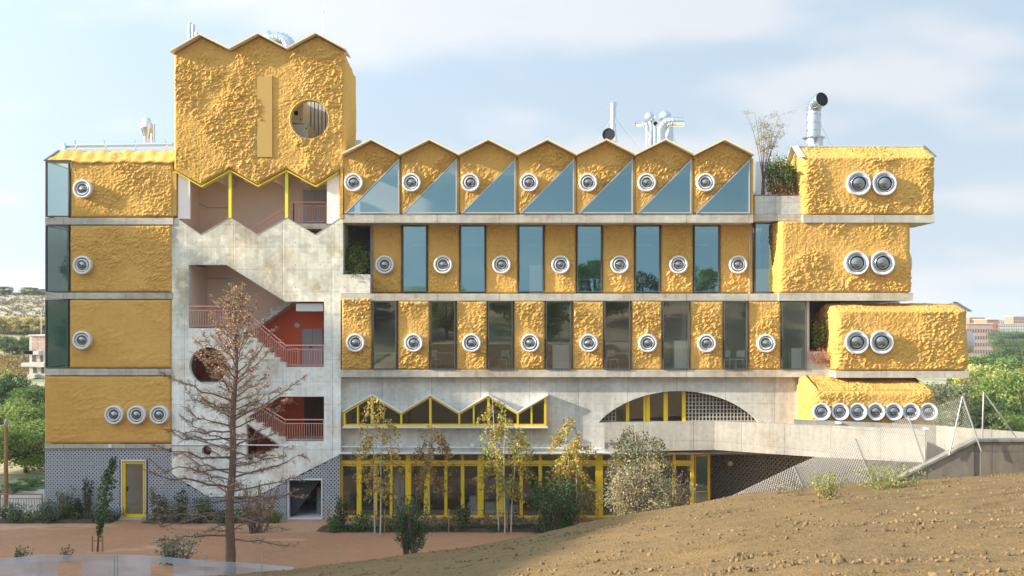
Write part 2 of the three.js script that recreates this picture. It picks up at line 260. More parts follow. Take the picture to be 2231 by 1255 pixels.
const boxPx = (parent, name, x0, y0, x1, y1, z0, z1, mat) => new MB().box(PX(x0, z1), PY(y1, z1), z0, PX(x1, z1), PY(y0, z1), z1).build(name, mat, parent);
// a railing along pts (at floor height): posts, top and middle rails, balusters
function railing(parent, pts, mat = M.rail, h = 1.0, gap = 0.11, asThing) {
  const g = asThing ?? piece('railing', parent), top = new MB(), bal = new MB(), up = V3(0, h, 0), mid = V3(0, h * 0.82, 0), low = V3(0, 0.1, 0);
  for (let k = 0; k + 1 < pts.length; k++) {
    const a = pts[k], b = pts[k + 1], n = Math.max(2, Math.round(a.distanceTo(b) / gap));
    top.bar(a.clone().add(up), b.clone().add(up), 0.045, 0.045); bal.bar(a.clone().add(mid), b.clone().add(mid), 0.03, 0.03); bal.bar(a.clone().add(low), b.clone().add(low), 0.02, 0.02);
    for (let i = 0; i <= n; i++) { const p = a.clone().lerp(b, i / n), post = i === 0 || i === n; bal.bar(p.clone().add(post ? V3(0, -0.06, 0) : low), p.clone().add(post ? up : mid), post ? 0.04 : 0.018, post ? 0.04 : 0.018); }
  }
  top.build('top_rail', mat, g); bal.build('baluster', mat, g).userData.kind = 'stuff'; return g;
}

// ---------------------------------------------------------------- the school
const school = thing('school_building', 'long ochre foam and concrete school with a zigzag tower and round windows', 'building', null);
school.position.set(0, 0, 0);
const zM = -1.05;                                      // the second storey stands back

// storey slabs
const slab = (x0, y0, x1, y1, zf, zb = -9) => boxPx(school, 'floor_slab', x0, y0, x1, y1, zb, zf, M.slab);
slab(98, 474.5, 377, 489, 0.05); slab(98, 637.5, 376, 651, 0.04); slab(98, 803.5, 374, 817.5, 0.04); slab(97, 967.5, 373, 977, 0.05);
slab(747, 467, 1641, 485, 0.1); slab(742, 639.5, 1697, 655, 0.04); slab(742, 805.5, 1821, 821.5, 0.06);
slab(1750, 468.5, 2037, 485, 0.22, -2.5); slab(1697, 638, 1989, 655, 0.2, -4); slab(1821, 808.5, 2112, 823, 1.12, -4);

// left wing walls
foamPx(school, 153, 351, 378, 474, 0); foamPx(school, 152, 489.5, 375.5, 637, 0, { amp: 0.8 }); foamPx(school, 150, 651.5, 374, 803, 0, { amp: 0.45, flat: true, step: 0.06, mat: M.foamSmooth }); foamPx(school, 98, 818, 373.5, 967, 0, { amp: 0.5, flat: true, step: 0.06, mat: M.foamSmooth });
const corner = [[100, 350, 152, 472.5], [100, 490.5, 150.5, 636], [99.5, 653, 149, 802]];
for (const [x0, y0, x1, y1] of corner) {
  const pane = y0 > 400 ? M.cornerGlass : M.glass; windowPx(school, x0, y0, x1, y1, 0, { w: 0.05, mat: pane });
  const X0 = PX(x0), g = piece('window', school), Y0 = PY(y1), Y1 = PY(y0), b = new MB(); b.box(X0 - 0.02, Y0, -2.6, X0 + 0.04, Y0 + 0.05, -0.1).box(X0 - 0.02, Y1 - 0.05, -2.6, X0 + 0.04, Y1, -0.1).box(X0 - 0.02, Y0 + 0.05, -2.6, X0 + 0.04, Y1 - 0.05, -2.55); b.build('frame', M.darkFrame, g);
  new MB().quad(V3(X0, Y0 + 0.05, -2.55), V3(X0, Y0 + 0.05, -0.1), V3(X0, Y1 - 0.05, -0.1), V3(X0, Y1 - 0.05, -2.55)).build('pane', pane, g);
}
for (const [y0, y1, z1] of [[350, 474, -2.6], [489, 637, -2.6], [651, 803, -2.6], [817, 967, 0]]) new MB().box(PX(98), PY(y1), -9, PX(98) + 0.3, PY(y0), z1).build('side_wall', M.foamSmooth, school);
// its roof: ribbed foam up to a ridge
{ const a = at(100, 351, 0.12), b = at(379, 351, 0.12), zr = -1.6, c = V3(PX(379), PY(329, zr), zr), d = V3(PX(133, zr), PY(329, zr), zr);
  foamGrid('foam_roof', school, b.x - a.x, 2.1, (u, v) => { const p = a.clone().lerp(b, u).lerp(d.clone().lerp(c, u), v); const rib = 0.018 * Math.sin(p.x * 11 + v * 5) + 0.02 * Math.sin(p.x * 5.3 - v * 3); return [p.x, p.y + rib, p.z, 0, 0.85, 0.5, v * 2 + 0.02]; }, { amp: 0.5, thick: 0.1, mat: M.foamSmooth });
  new MB().quad(d, c, V3(c.x, c.y - 1.2, -9), V3(d.x, d.y - 1.2, -9)).build('roof', M.roof, school);
  new MB().bar(at(97, 349.5, 0.14), V3(d.x - 0.1, d.y + 0.02, d.z), 0.1, 0.05).bar(at(97, 349.5, 0.14), at(154, 349.5, 0.14), 0.08, 0.05).build('roof_edge', M.darkFrame, school); }
for (const [x, y] of [[184, 413], [183.5, 578], [182.5, 741], [252, 903], [301, 903], [350, 903]]) roundWindow(school, at(x, y, 0.02), 0.42);

// stair tower in foam with zigzag top and bottom
const zT = 0.1, zigzag = list => x => { for (let k = 0; k + 1 < list.length; k++) if (x <= list[k + 1][0] || k + 2 === list.length) { const t = (x - list[k][0]) / (list[k + 1][0] - list[k][0]); return lerp(list[k][1], list[k + 1][1], t); } };
const towerTop = pxs([[378, 117], [440, 80], [503, 111], [566, 78], [628.5, 110], [690.5, 77], [752, 111]], zT), towerBot = pxs([[378, 368], [383, 372], [438, 403], [501, 368], [561, 402], [624, 368], [687, 402.5], [738, 372], [752, 366]], zT);
{ const cx = PX(674, zT), cy = PY(260, zT), R = 42 / 48;
  foamPanel(school, towerTop[0][0], towerTop[6][0], zigzag(towerBot), zigzag(towerTop), zT, { name: 'foam_tower_wall', r: 0.14, step: 0.037, hole: { x: cx, y: cy, r: R } });
  const rim = lathe([[R + 0.03, -0.35], [R + 0.035, 0.04], [R + 0.012, 0.06], [R - 0.005, 0.045], [R - 0.008, -0.35]], 64); rim.translate(cx, cy, zT); part('opening_rim', rim, std(0.66, 0.5, 0.16, 0.6), school);
  // flat hatch
  boxPx(school, 'hatch', 560, 167, 593, 342, zT - 0.1, zT + 0.07, std(0.50, 0.315, 0.095, 0.9));
  const e = new MB(), q = (x0, y0, x1, y1) => e.box(PX(x0, zT), PY(y1, zT), zT, PX(x1, zT), PY(y0, zT), zT + 0.06); q(558.8, 165.5, 560, 343.5); q(593, 165.5, 594.2, 343.5); q(560, 342, 593, 343.5); e.build('hatch_joint', std(0.3, 0.19, 0.05, 0.8), school);
}
const tb = -3.7, XR = PX(750, zT);
foamPatch(school, V3(XR, PY(372, zT), zT - 0.05), V3(XR, PY(372, zT), tb), V3(XR, PY(170, tb), tb), V3(XR, PY(110, zT), zT - 0.05), { amp: 0.5, r: 0.16, thick: 0.25 });
foamPatch(school, V3(PX(380, zT), PY(372, zT), tb), V3(PX(380, zT), PY(372, zT), zT - 0.05), V3(PX(380, zT), PY(115, zT), zT - 0.05), V3(PX(380, zT), PY(120, zT), tb), { amp: 0.5, step: 0.1, thick: 0.25 });
for (let k = 0; k < 6; k++) { const [ax, ay] = towerTop[k], [bx, by] = towerTop[k + 1]; const b = new MB(); b.slab(ax - (k === 0 ? 0.05 : 0), ay + 0.05, bx + (k === 5 ? 0.06 : 0), by + 0.05, 0.06, -1.3, zT + 0.42); b.build('roof_plane', M.fascia, school); }
new MB().box(PX(380), PY(345), tb - 0.2, PX(748), PY(125), tb).build('rear_wall', std(0.32, 0.25, 0.18, 0.9), school);
boxPx(school, 'floor_slab', 382, 345, 748, 352, tb, -0.3, M.slab);
// yellow soffit trim under the zigzag
{ const b = new MB(), l = pxs([[383, 373], [438, 405], [501, 370], [561, 404], [624, 370], [687, 404.5], [738, 373]], zT); for (let k = 0; k < 6; k++) b.slab(l[k][0], l[k][1], l[k + 1][0], l[k + 1][1], 0.05, -0.3, zT - 0.02); b.build('soffit_trim', M.yellowPost, school); }
for (const x of [501, 624]) boxPx(school, 'post', x - 3.2, 369, x + 3.2, 474, -0.22, -0.06, M.yellowPost);

// concrete stair wall with its openings
const steps = (x0, y0, x1, y1, n) => { const o = []; for (let k = 0; k < n; k++) { o.push([lerp(x0, x1, k / n), lerp(y0, y1, (k + 1) / n)], [lerp(x0, x1, (k + 1) / n), lerp(y0, y1, (k + 1) / n)]); } return o; };
const circlePx = (cx, cy, r, n = 48) => Array.from({ length: n }, (_, k) => [cx + r * Math.cos(k / n * 6.2832), cy + r * Math.sin(k / n * 6.2832)]);
{ const outline = [[374, 489], [377, 478], [383, 475], [437, 512.5], [501, 475], [561, 512.5], [624, 475.5], [687, 512.5], [740, 476], [747, 476], [747, 598], [806, 598], [806, 639], [742, 639], [742, 990], [628, 1046], [560, 1080], [455, 1083], [374, 1032]];
  const A = [[411, 577], [493, 577], [621, 657], [706, 657], [706, 800], [622, 800], ...steps(622, 800, 523, 715, 8).map(p => p), [411, 715]];
  const stA = []; for (let k = 0; k < 8; k++) stA.push([lerp(622, 523, k / 8), lerp(800, 715, k / 8)], [lerp(622, 523, k / 8), lerp(800, 715, (k + 1) / 8)]);
  const stB = []; for (let k = 0; k < 5; k++) stB.push([lerp(621, 541, k / 5), lerp(962, 912, k / 5)], [lerp(621, 541, k / 5), lerp(962, 912, (k + 1) / 5)]);
  const stC = []; for (let k = 0; k < 5; k++) stC.push([lerp(608, 537, k / 5), lerp(972, 1003, k / 5)], [lerp(608, 537, k / 5) - 2, lerp(972, 1003, (k + 1) / 5)]);
  const holeA = [[411, 577], [493, 577], [621, 657], [706, 657], [706, 800], ...stA, [523, 715], [411, 715]];
  const holeB = [[541, 908], [610, 864], [706, 864], [706, 962], ...stB, [541, 912]];
  const holeC = [[537, 922], [610, 968], ...stC, [537, 1003]];
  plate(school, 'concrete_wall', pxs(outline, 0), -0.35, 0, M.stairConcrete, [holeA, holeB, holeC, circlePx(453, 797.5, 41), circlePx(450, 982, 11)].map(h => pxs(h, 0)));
  new MB().box(PX(374), PY(470), -0.3, PX(384), PY(372), 0).build('foam_wall', M.foamSmooth, school);
  // pale lips of the openings
  const cap1 = new MB(), z0 = -0.36, z1 = 0.012; const l = pxs([[383, 474.2], [437, 511.7], [501, 474.2], [561, 511.7], [624, 474.6], [687, 511.7], [740, 475.2]], 0); for (let k = 0; k < 6; k++) cap1.slab(l[k][0], l[k][1] + 0.02, l[k + 1][0], l[k + 1][1] + 0.02, 0.03, z0, z1); cap1.build('parapet_cap', M.slab, school);
}
// inside the stairwell
const wallPoly = (name, pts, z, mat) => polyPane(school, pxs(pts, z), z, mat, name);
const zB = -3.2, poly = (name, l, z, mat) => wallPoly(name, l, z, mat);
poly('stairwell_wall', [[384, 660], [384, 355], [745, 355], [745, 660]], zB, M.pink); poly('stairwell_wall', [[384, 745], [384, 660], [745, 660], [745, 745]], zB, M.pink);
poly('stairwell_wall', [[560, 812], [560, 730], [600, 690], [690, 636], [745, 636], [745, 812]], zB + 0.05, M.red); poly('stairwell_wall', [[384, 1080], [384, 745], [745, 745], [745, 1080]], zB - 0.01, M.darkRed); poly('stairwell_wall', [[560, 985], [560, 850], [745, 850], [745, 985]], zB + 0.05, M.red);
for (const [x0, x1, w] of [[384, 391, M.pink], [737, 743, M.pink]]) new MB().box(PX(x0), PY(510), zB, PX(x1), PY(366), -0.36).build('side_wall', w, school);
new MB().box(PX(399), PY(715), zB, PX(409), PY(577), -0.36).build('side_wall', M.pink, school); new MB().box(PX(707), PY(800), zB, PX(716), PY(650), -0.36).build('side_wall', M.red, school); new MB().box(PX(707), PY(962), zB, PX(716), PY(860), -0.36).build('side_wall', M.darkRed, school);
new MB().box(PX(386), PY(476), -0.3, PX(412), PY(366), -0.1).build('side_panel', M.palePink, school); new MB().box(PX(711.5), PY(486), -0.3, PX(739), PY(366), -0.1).build('side_panel', M.palePink, school);
boxPx(school, 'floor_slab', 384, 366, 745, 369, zB, -0.36, M.pink);
// ceiling beams of the gallery
for (const x of [470, 530, 595, 655, 700]) new MB().box(PX(x) - 0.1, PY(392), zB + 0.02, PX(x) + 0.1, PY(370), -0.5).build('beam', M.pink, school);
boxPx(school, 'landing', 409, 715.5, 523, 727, zB, -0.36, M.concrete); boxPx(school, 'landing', 622, 800.5, 706, 812, zB, -0.36, M.concrete); boxPx(school, 'landing', 622, 962.5, 706, 972, zB, -0.36, M.concrete); boxPx(school, 'landing', 409, 833, 500, 842, zB, -0.36, M.concrete);
boxPx(school, 'landing', 640, 487, 716, 498, zB, -1.4, M.concrete); boxPx(school, 'landing', 384, 512, 745, 522, zB, -0.4, M.concrete);
function flight(x0, y0, x1, y1, n, z0, z1, mat = M.concrete) { const b = new MB(); for (let k = 0; k < n; k++) { const a = at(lerp(x0, x1, k / n), lerp(y0, y1, k / n), z1), c = at(lerp(x0, x1, (k + 1) / n), lerp(y0, y1, (k + 1) / n), z1); b.box(Math.min(a.x, c.x), Math.min(a.y, c.y) - 0.2, z0, Math.max(a.x, c.x), Math.min(a.y, c.y), z1); } const a = at(x0, y0, z1), c = at(x1, y1, z1); b.slab(a.x, a.y - 0.22, c.x, c.y - 0.22, 0.12, z0, z1 - 0.01); return b.build('stair_flight', mat, school); }
flight(622, 800, 523, 715, 8, -1.6, -0.36); flight(548, 706, 700, 598, 11, zB, -1.75); flight(621, 962, 541, 912, 5, -1.6, -0.36); flight(540, 512, 642, 487, 4, zB, -1.75);
railing(school, [at(411, 715, -0.1), at(523, 715, -0.1), at(622, 800, -0.1), at(706, 800, -0.1)]); railing(school, [at(541, 913, -0.1), at(621, 962, -0.1), at(705, 962, -0.1)]);
railing(school, [at(540, 700, -1.7), at(690, 596, -1.7)]); railing(school, [at(545, 506, -1.6), at(640, 487, -1.45), at(712, 487, -1.4)].map((p, k) => k ? p : at(545, 548, -1.6)));
railing(school, [at(414, 715, zB + 0.2), at(540, 715, zB + 0.2)], M.rail, 0.9, 0.6); railing(school, [at(600, 792, zB + 0.4), at(650, 800, zB + 0.4)], M.rail, 0.9, 0.5);
function door(x0, y0, x1, y1, z, mat, leaves = 2) { const g = piece('door', school); for (let k = 0; k < leaves; k++) boxPx(g, 'door_leaf', lerp(x0, x1, k / leaves) + 0.4, y0, lerp(x0, x1, (k + 1) / leaves) - 0.4, y1, z, z + 0.05, mat); const b = new MB(), m = (x0 + x1) / 2; b.box(PX(m, z) - 0.12, PY((y0 + y1) / 2, z), z + 0.05, PX(m, z) - 0.05, PY((y0 + y1) / 2, z) + 0.06, z + 0.12); b.build('handle', M.black, g); }
door(660, 414, 714, 487, zB + 0.06, M.doorGrey); door(658, 716, 703, 799, zB + 0.1, M.doorGrey); door(662, 866, 712, 962, zB + 0.1, std(0.10, 0.035, 0.03, 0.8));
{ const g = cap(0.13, 0, 0.4); g.translate(PX(648, zB), PY(708.5, zB), zB + 0.06); part('wall_lamp', g, M.whiteMetal, school); const h = cap(0.13, 0, 0.4); h.translate(PX(496, zB), PY(619, zB), zB + 0.02); part('wall_lamp', h, M.whiteMetal, school); }
{ const b = new MB(); b.box(PX(645, -1), PY(678, -1), -2.6, PX(704, -1), PY(661, -1), -1); b.build('air_duct', M.duct, school); const c = new MB(); c.tube([at(425, 600, zB + 0.1), at(455, 607, zB + 0.1), at(497, 607, zB + 0.1), at(497, 616, zB + 0.1)], 0.015, 5); c.tube([at(424, 438, zB + 0.1), at(452, 452, zB + 0.1), at(498, 453, zB + 0.1)], 0.015, 5); c.build('conduit', M.grilleWarm, school); }
{ const b = new MB(); b.tube([at(374, 969, 0.05), at(600, 970, 0.05), at(742, 973, -0.12), at(1310, 977, -0.15)], 0.03, 6); b.tube([at(626, 972, 0.05), at(617, 974, 0.05), at(615, 980, 0.05), at(615, 1008, 0.05), at(608, 1014, 0.05), at(585, 1014, 0.05)], 0.03, 6); b.build('conduit', M.whiteMetal, school); for (const x of [236, 629, 870, 1025]) boxPx(school, 'junction_box', x, 968, x + 7, 976, -0.15, 0.12, M.whiteMetal); }

// breeze-block screens: cells with a cusped hole, joined because each is under ten pixels
const cellGeo = (w, h, d) => { const s = new THREE.Shape(), cx = w * 0.26, cy = h * 0.26; s.moveTo(-w / 2 + cx, -h / 2); s.lineTo(w / 2 - cx, -h / 2); s.lineTo(w / 2, -h / 2 + cy); s.lineTo(w / 2, h / 2 - cy); s.lineTo(w / 2 - cx, h / 2); s.lineTo(-w / 2 + cx, h / 2); s.lineTo(-w / 2, h / 2 - cy); s.lineTo(-w / 2, -h / 2 + cy); s.closePath();
  const p = new THREE.Path(), rx = w * 0.31, ry = h * 0.31; for (let k = 0; k < 8; k++) { const a = k / 8 * 6.2832, q = k % 2 ? 0.66 : 1; p[k ? 'lineTo' : 'moveTo'](Math.cos(a) * rx * q, Math.sin(a) * ry * q); } p.closePath(); s.holes.push(p);
  return new THREE.ExtrudeGeometry(s, { depth: d, bevelEnabled: false }).translate(0, 0, -d); };
function screen(name, list, geo, mat) { const m = new THREE.InstancedMesh(geo, mat, list.length); m.name = name; list.forEach((q, k) => m.setMatrixAt(k, q)); m.castShadow = m.receiveShadow = true; m.userData.kind = 'stuff'; school.add(m); return m; }
{ const w = 7.75 / 48, h = 8.2 / 48, g = cellGeo(w, h, 0.12), list = [], zS = -0.02, inPoly = (x, y, l) => { let c = false; for (let i = 0, j = l.length - 1; i < l.length; j = i++) if ((l[i][1] > y) !== (l[j][1] > y) && x < (l[j][0] - l[i][0]) * (y - l[i][1]) / (l[j][1] - l[i][1]) + l[i][0]) c = !c; return c; };
  const zoneL = [[97, 978], [372, 978], [374, 1033], [456, 1084], [560, 1081], [628, 1047], [741, 991], [741, 1131], [97, 1138]];
  for (let y = 982; y < 1140; y += 8.2) for (let x = 101; x < 741; x += 7.75) if (inPoly(x, y, zoneL) && !(x > 262 && x < 320 && y > 1000) && !(x > 625 && x < 704 && y > 1042)) list.push(new THREE.Matrix4().makeTranslation(PX(x), PY(y), zS));
  screen('breeze_block', list, g, M.grille);
  // backing: rooms behind the screen
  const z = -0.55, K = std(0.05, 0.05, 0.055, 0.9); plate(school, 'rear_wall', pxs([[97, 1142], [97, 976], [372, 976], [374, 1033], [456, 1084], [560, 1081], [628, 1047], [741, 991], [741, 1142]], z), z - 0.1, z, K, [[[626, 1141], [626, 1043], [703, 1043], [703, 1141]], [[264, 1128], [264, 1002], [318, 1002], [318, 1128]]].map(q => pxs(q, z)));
}
// yellow door on the left
{ const g = piece('door', school), z = -0.12, b = new MB(), q = (x0, y0, x1, y1, o) => b.box(PX(x0, z), PY(y1, z), z - 0.08, PX(x1, z), PY(y0, z), z + o); q(266.5, 1005, 274.5, 1126, 0.08); q(312.5, 1005, 316, 1126, 0.08); q(274.5, 1005, 312.5, 1010, 0.07); q(274.5, 1120, 312.5, 1126, 0.07); b.build('frame', M.yellow, g); polyPane(g, pxs([[274.5, 1120], [312.5, 1120], [312.5, 1010], [274.5, 1010]], z), z - 0.02, M.clearGlass); new MB().box(PX(276), PY(1070), z + 0.07, PX(278), PY(1060), z + 0.14).build('handle', M.black, g);
  const f = new MB(); f.box(PX(263.5), PY(1127), -0.2, PX(266), PY(1002), 0.03).box(PX(316.4), PY(1127), -0.2, PX(318), PY(1002), 0.03).box(PX(266), PY(1004.6), -0.2, PX(316.4), PY(1002), 0.03); f.build('door_surround', M.whiteMetal, school); new MB().box(PX(262), PY(1134), -0.3, PX(320), PY(1127.5), 0.15).build('threshold', M.slab, school); }
// open doorway with a white lining
{ const b = new MB(); b.box(PX(626.5), PY(1131), -0.3, PX(629), PY(1043), 0.03).box(PX(700), PY(1131), -0.3, PX(702.5), PY(1043), 0.03).box(PX(629), PY(1046), -0.3, PX(700), PY(1043), 0.03); b.build('door_surround', M.whiteMetal, school);
  const W = std(0.62, 0.62, 0.63, 0.8), r = new MB(); r.box(PX(610), PY(1131), -5, PX(626.4), PY(1030), -0.3).box(PX(702.6), PY(1131), -5, PX(712), PY(1030), -0.3).box(PX(610), PY(1131), -5.1, PX(712), PY(1030), -5).box(PX(610), PY(1042), -5, PX(712), PY(1034), -0.3); r.build('passage_wall', W, school); boxPx(school, 'passage_floor', 626.4, 1130.2, 702.6, 1135, -5, 0.02, std(0.7, 0.7, 0.72, 0.5)); boxPx(school, 'cupboard', 690, 1062, 702, 1124, -3, -1.2, std(0.22, 0.22, 0.23, 0.7)); }

// upper row of seven gables with three-cornered windows
const gX = k => 745.5 + 127.6 * k + (k === 0 ? 2 : 0);
for (let k = 0; k < 7; k++) {
  const z = 0.04, x0 = PX(gX(k), z), x1 = PX(gX(k + 1) - (k < 6 ? 1 : 0), z), xm = PX(gX(k) + 63.5, z), top = x => x < xm ? lerp(PY(340, z), PY(308, z), (x - x0) / (xm - x0)) : lerp(PY(308, z), PY(340, z), (x - xm) / (x1 - xm));
  const tl = PX(gX(k) + 5, z), tr = PX(gX(k) + 122.5, z), yb = PY(465.5, z), yt = PY(348, z), bot = x => x < tl ? yb : x > tr ? yt : lerp(yb, yt, (x - tl) / (tr - tl));
  foamPanel(school, x0, x1, bot, top, z, { r: 0.07, name: 'gable_wall', thick: 0.25 });
  boxPx(school, 'pier', gX(k) + 123.2, 349, gX(k + 1) - 0.6, 466.5, -0.3, z - 0.03, M.foamSmooth);
  const g = piece('window', school), f = new MB(), w = 0.055, zg = z + 0.05; f.bar(V3(tl, yb, zg), V3(tr, yt, zg), 0.14, 0.055).box(tr - w, yb + 0.03, zg - 0.08, tr, yt - 0.02, zg + 0.04).box(tl + 0.05, yb, zg - 0.08, tr, yb + 0.06, zg + 0.05); f.build('frame', M.greyFrame, g);
  polyPane(g, [[tl + 0.1, yb + 0.05], [tr - w, yb + 0.05], [tr - w, yt - 0.05]], zg, M.glass);
  roundWindow(school, at(gX(k) + 24.5, 399, z + 0.02), 0.42);
  const zb = -9, A = new MB(); A.slab(x0 - 0.02, PY(340, z) + 0.06, xm, PY(308, z) + 0.06, 0.075, zb, z + 0.5); A.build('roof_plane', M.fascia, school); const B = new MB(); B.slab(xm, PY(308, z) + 0.06, x1 + 0.02, PY(340, z) + 0.06, 0.075, zb, z + 0.5); B.build('roof_plane', M.fascia, school);
}
boxPx(school, 'foam_wall', 1636.5, 345, 1641.5, 467, -6, 0.1, M.foamSmooth);
boxPx(school, 'end_wall', 741, 345, 747, 476, -3.6, 0.12, M.foam);

// second storey, set back
const win2 = [[877, 930], [1003, 1057], [1130, 1184], [1257, 1311], [1384, 1438], [1512, 1567]], pan2 = [[808, 876], [931, 1002], [1058, 1129], [1185, 1256], [1312, 1383], [1439, 1511], [1568, 1641]];
for (const [a, b] of pan2) foamPx(school, a, 486, b, 638.5, zM, { r: 0.06 });
for (const [a, b] of win2) windowPx(school, a, 488.5, b, 636.5, zM + 0.06);
windowPx(school, 1644, 482, 1697, 637, zM + 0.06);
for (const x of [839, 966, 1093, 1221, 1349, 1477, 1606]) roundWindow(school, at(x, 577, zM + 0.03), 0.425);
new MB().box(PX(1641.5), PY(640), -5, PX(1644), PY(470), zM + 0.1).build('pier', M.slab, school);
// planter recess at its left end
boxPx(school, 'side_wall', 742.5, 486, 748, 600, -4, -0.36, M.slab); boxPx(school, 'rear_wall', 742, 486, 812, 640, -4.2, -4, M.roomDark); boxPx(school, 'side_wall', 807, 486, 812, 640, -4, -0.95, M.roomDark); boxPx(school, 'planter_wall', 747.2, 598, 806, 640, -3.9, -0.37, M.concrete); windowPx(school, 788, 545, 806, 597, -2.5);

// third storey
const win3 = [[812, 864], [938, 992], [1063, 1117], [1189, 1245], [1317, 1373], [1444, 1501], [1577, 1628], [1703, 1757]], pan3 = [[744, 811], [866, 937], [994, 1062], [1119, 1188], [1247, 1316], [1375, 1443], [1503, 1576], [1630, 1702]];
for (const [a, b] of pan3) foamPx(school, a, 648 + (a > 744 ? 7 : 0), b, 806, 0.0, { r: 0.06 });
for (const [a, b] of win3) windowPx(school, a, 656, b, 805, 0.05, { mat: M.clearGlass, frame: M.darkFrame });
for (const [k, x] of [776, 902, 1028, 1155, 1282, 1410, 1538, 1667].entries()) roundWindow(school, at(x, 746.5 + k * 0.2, 0.03), 0.42);

// rooms behind the windows
{ const room = (x0, x1, y0, y1, zf, zb, mat) => { const g = new MB(), X0 = PX(x0), X1 = PX(x1), Y0 = PY(y1), Y1 = PY(y0); g.box(X0, Y0, zb - 0.1, X1, Y1, zb); return g.build('rear_wall', mat, school); };
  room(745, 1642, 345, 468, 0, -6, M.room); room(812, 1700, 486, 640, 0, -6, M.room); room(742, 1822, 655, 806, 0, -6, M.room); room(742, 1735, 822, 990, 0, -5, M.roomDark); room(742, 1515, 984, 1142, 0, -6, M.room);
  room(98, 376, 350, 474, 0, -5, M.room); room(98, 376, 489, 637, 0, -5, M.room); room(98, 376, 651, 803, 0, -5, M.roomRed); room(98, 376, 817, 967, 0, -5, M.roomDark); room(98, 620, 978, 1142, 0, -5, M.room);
  boxPx(school, 'floor_slab', 98, 1134, 1515, 1142, -9, -0.4, M.slab);
  boxPx(school, 'rear_wall', 98, 350, 1760, 1140, -9.3, -9, M.room); boxPx(school, 'partition', 1703, 484, 1706, 640, -9, -1.3, M.room); boxPx(school, 'rear_wall', 1700, 657, 1960, 806, -4.4, -4.1, M.room);
  for (const [x, y0, y1, z0] of [[376, 350, 1140, -0.4], [1760, 656, 806, -0.3]]) new MB().box(PX(x), PY(y1), -6, PX(x) + 0.15, PY(y0), z0).build('partition', M.room, school);
  for (const [x, y0, y1] of [[1000, 656, 805], [1250, 656, 805], [1500, 656, 805], [1120, 487, 639], [1380, 487, 639], [880, 985, 1134], [1100, 985, 1134], [1310, 985, 1134]]) new MB().box(PX(x), PY(y1), -6, PX(x) + 0.2, PY(y0), -2).build('partition', M.room, school);
  for (const [x0, x1, y] of [[900, 925, 534], [1010, 1050, 534], [1140, 1170, 534], [1262, 1290, 534], [1388, 1420, 534], [1520, 1545, 534], [1648, 1664, 534], [818, 838, 692], [942, 958, 694], [1068, 1078, 698], [1195, 1222, 694], [1450, 1480, 690]]) boxPx(school, 'ceiling_light', x0, y - 1.5, x1, y + 1.5, -2.6, -2.3, M.whiteMetal);
}

